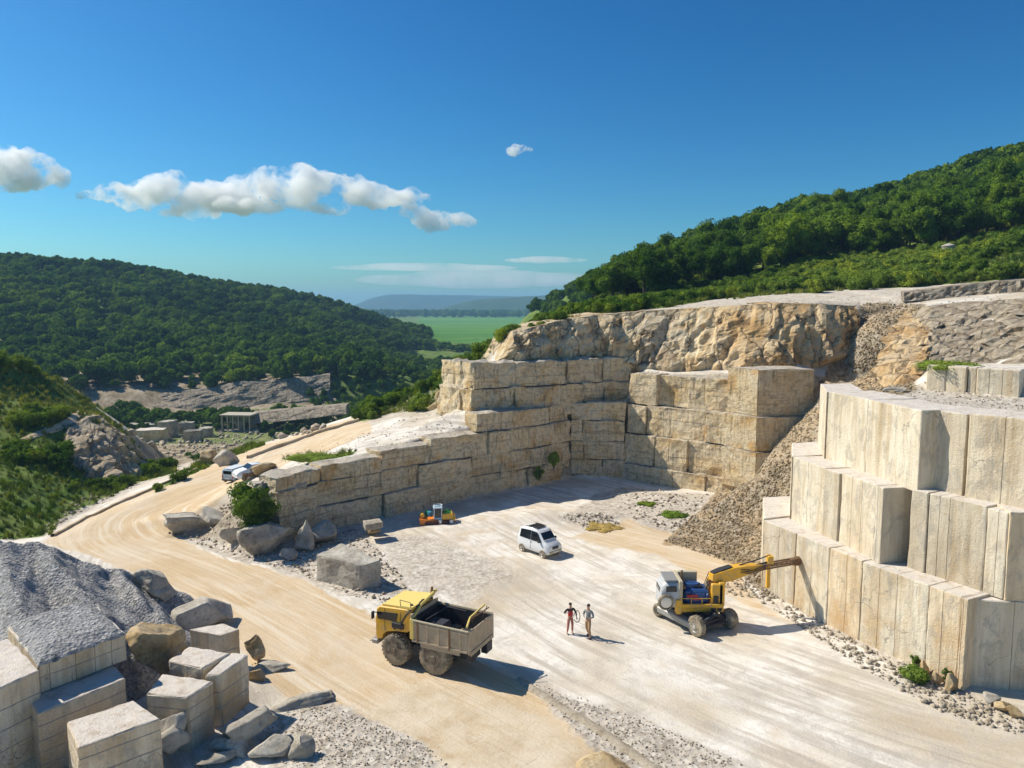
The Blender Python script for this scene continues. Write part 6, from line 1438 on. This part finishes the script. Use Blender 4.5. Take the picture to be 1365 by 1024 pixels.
p = Dp(1263, 352, 112); hh = empty('stone_hut', (p[0], p[1], gz(p[0], p[1])), .3, 'little round white stone hut among scrub on the right hillside', 'hut')
mb = MB(); mb.rings([[(r_ * math.cos(a), r_ * math.sin(a), z) for a in [j * .3927 for j in range(16)]] for r_, z in ((.95, -.5), (.9, .9), (.82, 1.9))]); mb.build('wall', M['rockw'], hh, True)
mb = MB(); mb.rings([[(r_ * math.cos(a), r_ * math.sin(a), z) for a in [j * .3927 for j in range(16)]] for r_, z in ((.95, 1.9), (.9, 2.05), (.2, 2.35))]); mb.build('roof', M['rockg'], hh, True)
mb = MB(); mb.box(-.25, .25, -1.0, -.8, 0, 1.3); mb.build('doorway', PT['dark'], hh)
# ---------------------------------------------------------------- people
CL = dict(skin=m_plain('skin', (.45, .26, .17), .6), hair=m_plain('dark_hair', (.02, .015, .012), .7), red=m_plain('red_cloth', (.50, .035, .03), .8), black=m_plain('black_cloth', (.025, .03, .025), .85),
          pink=m_plain('faded_red_trousers', (.42, .16, .12), .85), check=m_plain('grey_check_cloth', (.20, .23, .23), .85, 0, .5, (.45, .45, .40), dsc=14), tan=m_plain('tan_trousers', (.42, .26, .13), .85), shoe=m_plain('brown_boots', (.10, .07, .05), .7))
def skin_obj(name, nodes, edges, mat, parent, sub=2, root=0):
    me = bpy.data.meshes.new(name); me.from_pydata([n[0] for n in nodes], edges, []); me.update()
    o = bpy.data.objects.new(name, me); col.objects.link(o); me.materials.append(mat)
    md = o.modifiers.new('skin', 'SKIN'); md.use_smooth_shade = True
    lay = me.skin_vertices[0].data if len(me.skin_vertices) else None
    if lay is None:
        bm = bmesh.new(); bm.from_mesh(me); bm.verts.layers.skin.verify(); bm.to_mesh(me); bm.free(); lay = me.skin_vertices[0].data
    for i, n in enumerate(nodes): r_ = n[1]; lay[i].radius = r_ if isinstance(r_, tuple) else (r_, r_); lay[i].use_root = (i == root)
    s = o.modifiers.new('sub', 'SUBSURF'); s.levels = s.render_levels = sub
    if parent: o.parent = parent
    return o
def person(x, y, z, rz, J, wear, label, scale=1.0):
    """J: joints (hip,knee,ankle,toe / shoulder,elbow,wrist) per side; faces -Y"""
    root = empty('person', (x, y, z), rz, label, 'person'); root.scale = (scale,) * 3
    nodes = [((0, 0, .95), (.125, .095)), ((0, 0, 1.1), (.12, .09)), ((0, .0, 1.3), (.135, .095)), ((0, .01, 1.42), (.10, .075)), ((0, 0, 1.50), .052), ((0, -.01, 1.575), (.066, .078)), ((0, -.01, 1.66), (.074, .088)), ((0, 0, 1.715), (.05, .06))]
    E = [(0, 1), (1, 2), (2, 3), (3, 4), (4, 5), (5, 6), (6, 7)]
    def add(p, r, par): nodes.append((tuple(p), r)); E.append((par, len(nodes) - 1)); return len(nodes) - 1
    add((0, -.105, 1.60), .014, 5)
    for sd in ('L', 'R'):
        hip, kn, an, toe = J['leg' + sd]; a = add(hip, .085, 0); b = add(kn, .056, a); m_ = add([(b1 + a1) / 2 for a1, b1 in zip(kn, an)], .05, b); cc = add(an, .035, m_); dd = add(toe, .03, cc)
        sh_, el, wr = J['arm' + sd]; a = add(sh_, .052, 3); b = add(el, .04, a); cc = add(wr, .027, b)
        dv = (Vector(wr) - Vector(el)).normalized(); palm = Vector(wr) + dv * .06; pl = add(palm, (.034, .02), cc); side = dv.cross(Vector((0, 1, 0))).normalized(); 
        for k, (o_, ln) in enumerate([(-.027, .06), (-.009, .075), (.009, .07), (.027, .055)]):
            q = palm + side * o_ + dv * .035; e1 = add(q, .0095, pl); e2 = add(q + dv * ln * .55 + Vector((0, -.012, 0)), .0085, e1); add(q + dv * ln + Vector((0, -.035, 0)), .007, e2)
        q = Vector(wr) + dv * .03 + Vector((0, -.03, 0)); e1 = add(q, .010, cc); add(q + dv * .035 + Vector((0, -.02, 0)), .008, e1)
    body = skin_obj('body', nodes, E, wear['skin'], root)
    # shirt
    n = [((0, 0, .98), (.15, .112)), ((0, 0, 1.12), (.145, .11)), ((0, 0, 1.3), (.162, .115)), ((0, .01, 1.42), (.12, .092)), ((0, .0, 1.47), (.07, .065))]; e = [(0, 1), (1, 2), (2, 3), (3, 4)]
    for sd in ('L', 'R'):
        sh_, el, wr = J['arm' + sd]; i = len(n); n += [(sh_, .07), (el, .056), (tuple(Vector(el).lerp(Vector(wr), .85)), .042)]; e += [(3, i), (i, i + 1), (i + 1, i + 2)]
    skin_obj('jacket', n, e, wear['top'], root)
    n = [((0, 0, 1.0), (.142, .108)), ((0, 0, .93), (.14, .11))]; e = [(0, 1)]
    for sd in ('L', 'R'):
        hip, kn, an, toe = J['leg' + sd]; i = len(n); n += [(tuple(Vector(hip)), .10), (kn, .073), (tuple(Vector(kn).lerp(Vector(an), .9)), .055)]; e += [(1, i), (i, i + 1), (i + 1, i + 2)]
    skin_obj('trousers', n, e, wear['bottom'], root)
    for sd in ('L', 'R'):
        hip, kn, an, toe = J['leg' + sd]; heel = (an[0], an[1] + .05, an[2] - .05)
        skin_obj('boot', [(an, .045), ((an[0], an[1] + .01, .045), .048), ((toe[0], toe[1] - .04, .035), (.045, .035))], [(0, 1), (1, 2)], wear['shoe'], root)
    v, f = rock_mesh(9, 3, 0, nz=0); v = v * np.array([.088, .102, .075]) + np.array([0, .012, 1.70]); link('hair', mesh_np('hair', v, f, True), wear['hair'], root)
    mb = MB()
    for sx in (-1, 1): mb.box(sx * .03 - .01, sx * .03 + .01, -.094, -.088, 1.635, 1.647)
    mb.box(-.02, .02, -.092, -.086, 1.565, 1.572); mb.build('face_features', wear['hair'], body)
    return root
pa = W(760, 845); 
A = person(pa[0], pa[1], gz(pa[0], pa[1]) + .0, R(20), dict(
    legL=((.09, 0, .9), (.12, -.03, .5), (.13, .02, .09), (.14, -.12, .04)), legR=((-.09, 0, .9), (-.13, -.02, .5), (-.16, .03, .09), (-.18, -.11, .04)),
    armL=((.2, 0, 1.4), (.34, .02, 1.18), (.30, -.16, 1.0)), armR=((-.2, 0, 1.4), (-.38, -.02, 1.25), (-.30, -.2, 1.33))),
    dict(skin=CL['skin'], hair=CL['hair'], top=CL['black'], bottom=CL['pink'], shoe=CL['shoe']), 'person in a dark top and red vest on the pit floor holding a looped hose', 1.0)
skin_obj('vest', [((0, -.012, .98), (.165, .125)), ((0, -.012, 1.12), (.16, .122)), ((0, -.012, 1.3), (.160, .128)), ((0, -.005, 1.38), (.11, .105))], [(0, 1), (1, 2), (2, 3)], CL['red'], A)
mbh = MB(); ha = [(pa[0] + .32, pa[1] - .18, 1.02), (pa[0] + .46, pa[1] - .12, .85), (pa[0] + .50, pa[1] - .1, 1.15), (pa[0] + .38, pa[1] - .1, 1.42), (pa[0] + .2, pa[1] - .2, 1.3)]
ha = [(pa[0] + .34 + .17 * math.cos(a), pa[1] - .2 + .04 * math.sin(2 * a), 1.08 + .33 * math.sin(a)) for a in [k * math.pi / 10 for k in range(-8, 11)]]
mbh.tube(ha, .022, 6); o = mbh.build('hose', PT['dark'], None, True); tag(o, 'short loop of black hose held by the person in the red vest', 'hose')
pb = W(784, 850)
person(pb[0], pb[1], gz(pb[0], pb[1]), R(-35), dict(
    legL=((.09, 0, .9), (.14, -.16, .52), (.17, -.05, .10), (.17, -.2, .05)), legR=((-.09, 0, .9), (-.12, .04, .5), (-.13, .26, .12), (-.14, .13, .04)),
    armL=((.2, 0, 1.4), (.29, .03, 1.14), (.17, -.17, 1.12)), armR=((-.2, 0, 1.4), (-.30, .02, 1.15), (-.14, -.19, 1.16))),
    dict(skin=CL['skin'], hair=CL['hair'], top=CL['check'], bottom=CL['tan'], shoe=CL['shoe']), 'person in a grey checked jacket and tan trousers stepping forward beside the red vest', 1.06)
# ---------------------------------------------------------------- far hills
def far_hill(name, prof, dist, depth, seed):
    vs = []; n = len(prof); N_ = 160; M_ = 14
    for i in range(N_ + 1):
        t = i / N_ * (n - 1); k = min(int(t), n - 2); u = t - k; px = prof[k][0] * (1 - u) + prof[k + 1][0] * u; py = prof[k][1] * (1 - u) + prof[k + 1][1] * u
        tp = Dp(px, py, dist)
        for j in range(M_ + 1):
            v = j / M_ * 2 - 1; x = tp[0] * (1 + v * depth / dist); y = dist + v * depth
            z = -21 + (tp[2] + 21) * math.cos(v * math.pi / 2) ** 1.3 + 5 * noise.fractal(Vector((x * .004, y * .004, seed)), 1, 2, 4) * (1 - abs(v))
            vs.append((x, y, z))
    k = M_ + 1; fs = np.array([(i * k + j, (i + 1) * k + j, (i + 1) * k + j + 1, i * k + j + 1) for i in range(N_) for j in range(M_)])
    o = link(name, mesh_np(name, vs, fs, True), M['farhill']); tag(o, kind='structure')
def smoothp(pr):
    q = smooth_path(pr, 2); return q
far_hill('hills', smoothp([(440, 425), (500, 392), (560, 393), (640, 394), (720, 397), (800, 399), (900, 408), (950, 425)]), 5200, 900, 3)
far_hill('hills', smoothp([(540, 425), (590, 410), (640, 399), (690, 396), (760, 392), (820, 400), (900, 425)]), 3000, 500, 7)
# ---------------------------------------------------------------- clouds
def m_cloud(sc, dens, th=.5, seed=0):
    s = NT('cloud_vapour'); tc = s.n('ShaderNodeTexCoord').outputs['Object']
    n = s.noise(s.vadd(tc, (seed * 900.0, 0, 0)), sc, 9, .6, .35)
    n2 = s.noise(tc, sc * 4.5, 6, .65, .3); n = s.math('ADD', n, s.math('MULTIPLY', s.math('SUBTRACT', n2, .5), .42))
    d_ = s.ramp(n, [(th - .03, 0.), (th + .09, 1.)])
    p = s.n('ShaderNodeVolumePrincipled'); p.inputs['Color'].default_value = (1, 1, 1, 1); p.inputs['Anisotropy'].default_value = .2; s.l(s.math('MULTIPLY', d_, dens), p.inputs['Density'])
    s.l(p.outputs[0], s.out.inputs['Volume']); return s.m
def cloud(puffs, dist, label, dens=.02, seed=0, sc=.008, th=.47, disp=20):
    mb = bmesh.new(); rd = random.Random(seed); pos = [Dp(a, b, dist) for a, b, _, _ in puffs]; c0 = Vector(pos[len(pos) // 2])
    for (a, b, rx, ry), p in zip(puffs, pos):
        k = dist / 1000; Mx = Matrix.Translation(Vector(p) + Vector((0, rd.uniform(-20, 20), 0)) - c0) @ Matrix.Diagonal((rx * k, rx * k * .75, ry * k, 1))
        bmesh.ops.create_icosphere(mb, subdivisions=3, radius=1, matrix=Mx)
    me = bpy.data.meshes.new('cloud'); mb.to_mesh(me); mb.free(); o = link('cloud', me, None); o.location = c0
    r = o.modifiers.new('union', 'REMESH'); r.mode = 'VOXEL'; r.voxel_size = dist / 1000 * 1.8
    r.use_smooth_shade = True
    dsp = o.modifiers.new('puffy', 'DISPLACE'); tx = bpy.data.textures.new('puffs', 'CLOUDS'); tx.noise_scale = 18 * dist / 1000; tx.noise_depth = 6; dsp.texture = tx; dsp.strength = disp * dist / 1000; dsp.mid_level = .5; dsp.texture_coords = 'LOCAL'
    me.materials.append(m_cloud(sc, dens, th, seed)); tag(o, label, 'cloud', 'clouds in the blue sky'); return o
cloud([(125, 262, 18, 5), (150, 256, 26, 12), (180, 262, 34, 18), (215, 258, 34, 24), (225, 240, 24, 10), (255, 264, 40, 20), (295, 262, 40, 18), (330, 252, 34, 22), (330, 276, 50, 10), (365, 246, 32, 24), (400, 242, 28, 24), (405, 258, 40, 22), (440, 252, 38, 22),
       (475, 254, 32, 18), (505, 262, 28, 14), (540, 262, 30, 9), (565, 264, 14, 7), (435, 276, 30, 8), (250, 282, 40, 6), (505, 274, 14, 8)], 2600, 'long bumpy white cloud, the largest in the sky', .034, 1, .009, .47)
cloud([(548, 282, 20, 9), (570, 290, 28, 12), (600, 293, 26, 9), (625, 296, 14, 4), (580, 302, 16, 5)], 2600, 'short white cloud just below the right end of the largest one', .034, 2, .01, .47)
cloud([(-50, 235, 50, 30), (-10, 222, 36, 26), (25, 222, 34, 24), (55, 228, 26, 22), (78, 236, 16, 12), (25, 245, 36, 12), (42, 254, 16, 5)], 2600, 'white cloud cut off by the left edge of the sky', .034, 3, .009, .47)
cloud([(684, 201, 7, 2.5), (694, 198, 12, 5), (704, 200, 7, 3)], 2600, 'tiny lone white cloud high in the middle of the sky', .04, 4, .02, .42)
for i, (a, b, w_, h_, lab) in enumerate([(725, 346, 55, 4.5, 'faint flat cloud streak low above the right hill'), (560, 356, 120, 5, 'long faint cloud bank low over the valley'), (640, 372, 170, 13, 'pale hazy cloud bank just above the horizon')]):
    cloud([(a - w_ * .5, b + 1, w_ * .5, h_ * .6), (a, b, w_ * .7, h_), (a + w_ * .5, b + 1, w_ * .6, h_ * .7)], 7800 if i == 2 else 4200, lab, (.006, .0035, .0011)[i], 6 + i, .003, .44, 2)
# ---------------------------------------------------------------- air
s = NT('air'); pv = s.n('ShaderNodeVolumePrincipled'); pv.inputs['Color'].default_value = (.34, .62, 1, 1); pv.inputs['Density'].default_value = .00017; pv.inputs['Anisotropy'].default_value = .1; s.l(pv.outputs[0], s.out.inputs['Volume'])
mb = MB(); mb.box(-6150, 6150, -160, 7650, -24, 118); hz = mb.build('haze', s.m); tag(hz, kind='stuff')
hz['label'] = 'thin blue air between the camera and the far hills'; hz['category'] = 'haze'
# ---------------------------------------------------------------- extra fittings on the machines
mb = MB()
for k in range(3): mb.box(1.62, 2.1, 1.08, 1.24, .95 + k * .25, .98 + k * .25)
mb.tube([(1.62, 1.2, .9), (1.62, 1.2, 1.75)], .02, 6); mb.tube([(2.1, 1.2, .9), (2.1, 1.2, 1.7)], .02, 6); mb.build('step_ladder', PT['dark'], tr)
mb = MB(); mb.tube([(1.4, 1.0, 3.05), (1.4, 1.05, 3.35), (2.0, 1.05, 3.38), (2.0, 1.0, 3.0)], .02, 6); mb.build('handrail', PT['dark'], cab)
mb = MB(); mb.tube([(1.45, -.9, 1.6), (1.45, -.95, 3.0), (1.4, -.98, 3.45)], .07, 10); mb.build('exhaust', PT['brown'], tr)
mb = MB(); mb.box(1.95, 1.97, 1.1, 1.113, 1.82, 2.75); mb.box(2.9, 2.915, 1.1, 1.113, 1.66, 2.8); mb.box(2.25, 2.4, 1.1, 1.13, 1.83, 1.87); mb.build('door_seam', PT['dark'], cab)
for x in (-1.55, -.35, .3):
    mb = MB(); mb.box(x - .03, x + .03, BY - .01, BY + .035, BZ0, BZ1 - .02); mb.build('rib', PT['dustbody'], bo)
mb = MB(); mb.box(BX0 + .02, BX1 - .02, BY + .001, BY + .04, BZ0 + .02, BZ0 + .12); mb.box(BX0 + .02, BX1 - .02, BY + .001, BY + .03, BZ1 - .16, BZ1 - .08); mb.build('side_rail', PT['dustbody'], bo)
rd = random.Random(12); mb = MB()
for k in range(40):
    x, y, s_ = rd.uniform(-1.7, .9), rd.uniform(-1, 1), rd.uniform(.04, .13); Mx = Matrix.Translation((x, y, BZ0 + .12 + s_ * .3)) @ Matrix.Rotation(rd.uniform(0, 3), 4, Vector((rd.random(), rd.random(), 1)))
    mb.box(-s_, s_, -s_ * .8, s_ * .8, -s_ * .6, s_ * .6, s_ * .25, Mx)
o = mb.build('load_rubble', M['rubble'], bo); o['kind'] = 'stuff'
# drilling machine: hydraulics, rails, lamps
mb = MB(); a_ = Vector((1.3, -.2, 1.9)); b_ = T0.lerp(T1_, .2) + Vector((0, 0, -.3)); mb.tube([a_, a_.lerp(b_, .6)], .09, 10); mb.build('cylinder', PT['yellow'], ex)
mb = MB(); mb.tube([a_.lerp(b_, .58), b_], .045, 8); mb.build('piston_rod', PT['silver'], ex)
mb = MB()
for x in (-.9, -.3, .3, .8): mb.tube([(x, -.9, 1.4), (x, -.92, 1.75)], .018, 6)
mb.tube([(-.9, -.92, 1.75), (.8, -.92, 1.75)], .018, 6); mb.build('guard_rail', PT['yellow'], ex)
mb = MB()
for k in range(5): y = -.5 + k * .18; mb.tube([(.6, y, 1.9), (.95, y + .1, 2.5 + .08 * k), (1.3, -.25 + .05 * k, 2.75), tuple(T0.lerp(T1_, .12) + Vector((0, -.15 + .07 * k, .36)))], .022, 6)
mb.build('hydraulic_hose', PT['dark'], ex)
mb = MB(); mb.box(-.75, -.55, -.6, .4, 2.15, 2.3, .03); mb.tube([(-.6, .2, 2.1), (-.6, .25, 2.95)], .06, 8); mb.build('exhaust', PT['brown'], ex)
mb = MB()
for k in range(7): mb.box(-.5 + k * .16, -.44 + k * .16, -.645, -.615, 1.3, 1.5)
mb.build('engine_grille', PT['dark'], eng)
# hatchback trim
mb = MB()
for sd in (-1, 1):
    mb.box(-.15, -.02, sd * .775 - .012, sd * .775 + .012, .93, .96)
mb.build('door_handle', PT['dark'], hb_)
mb = MB(); mb.box(1.655, 1.68, -.24, .24, .42, .52); mb.build('licence_plate', PT['white'], hb_)
for sd in (-1, 1):
    mb = MB(); mb.box(-1.6, -1.53, sd * .64 - .06, sd * .64 + .06, .7, 1.05, .01); mb.build('tail_light', PT['red'], hb_)
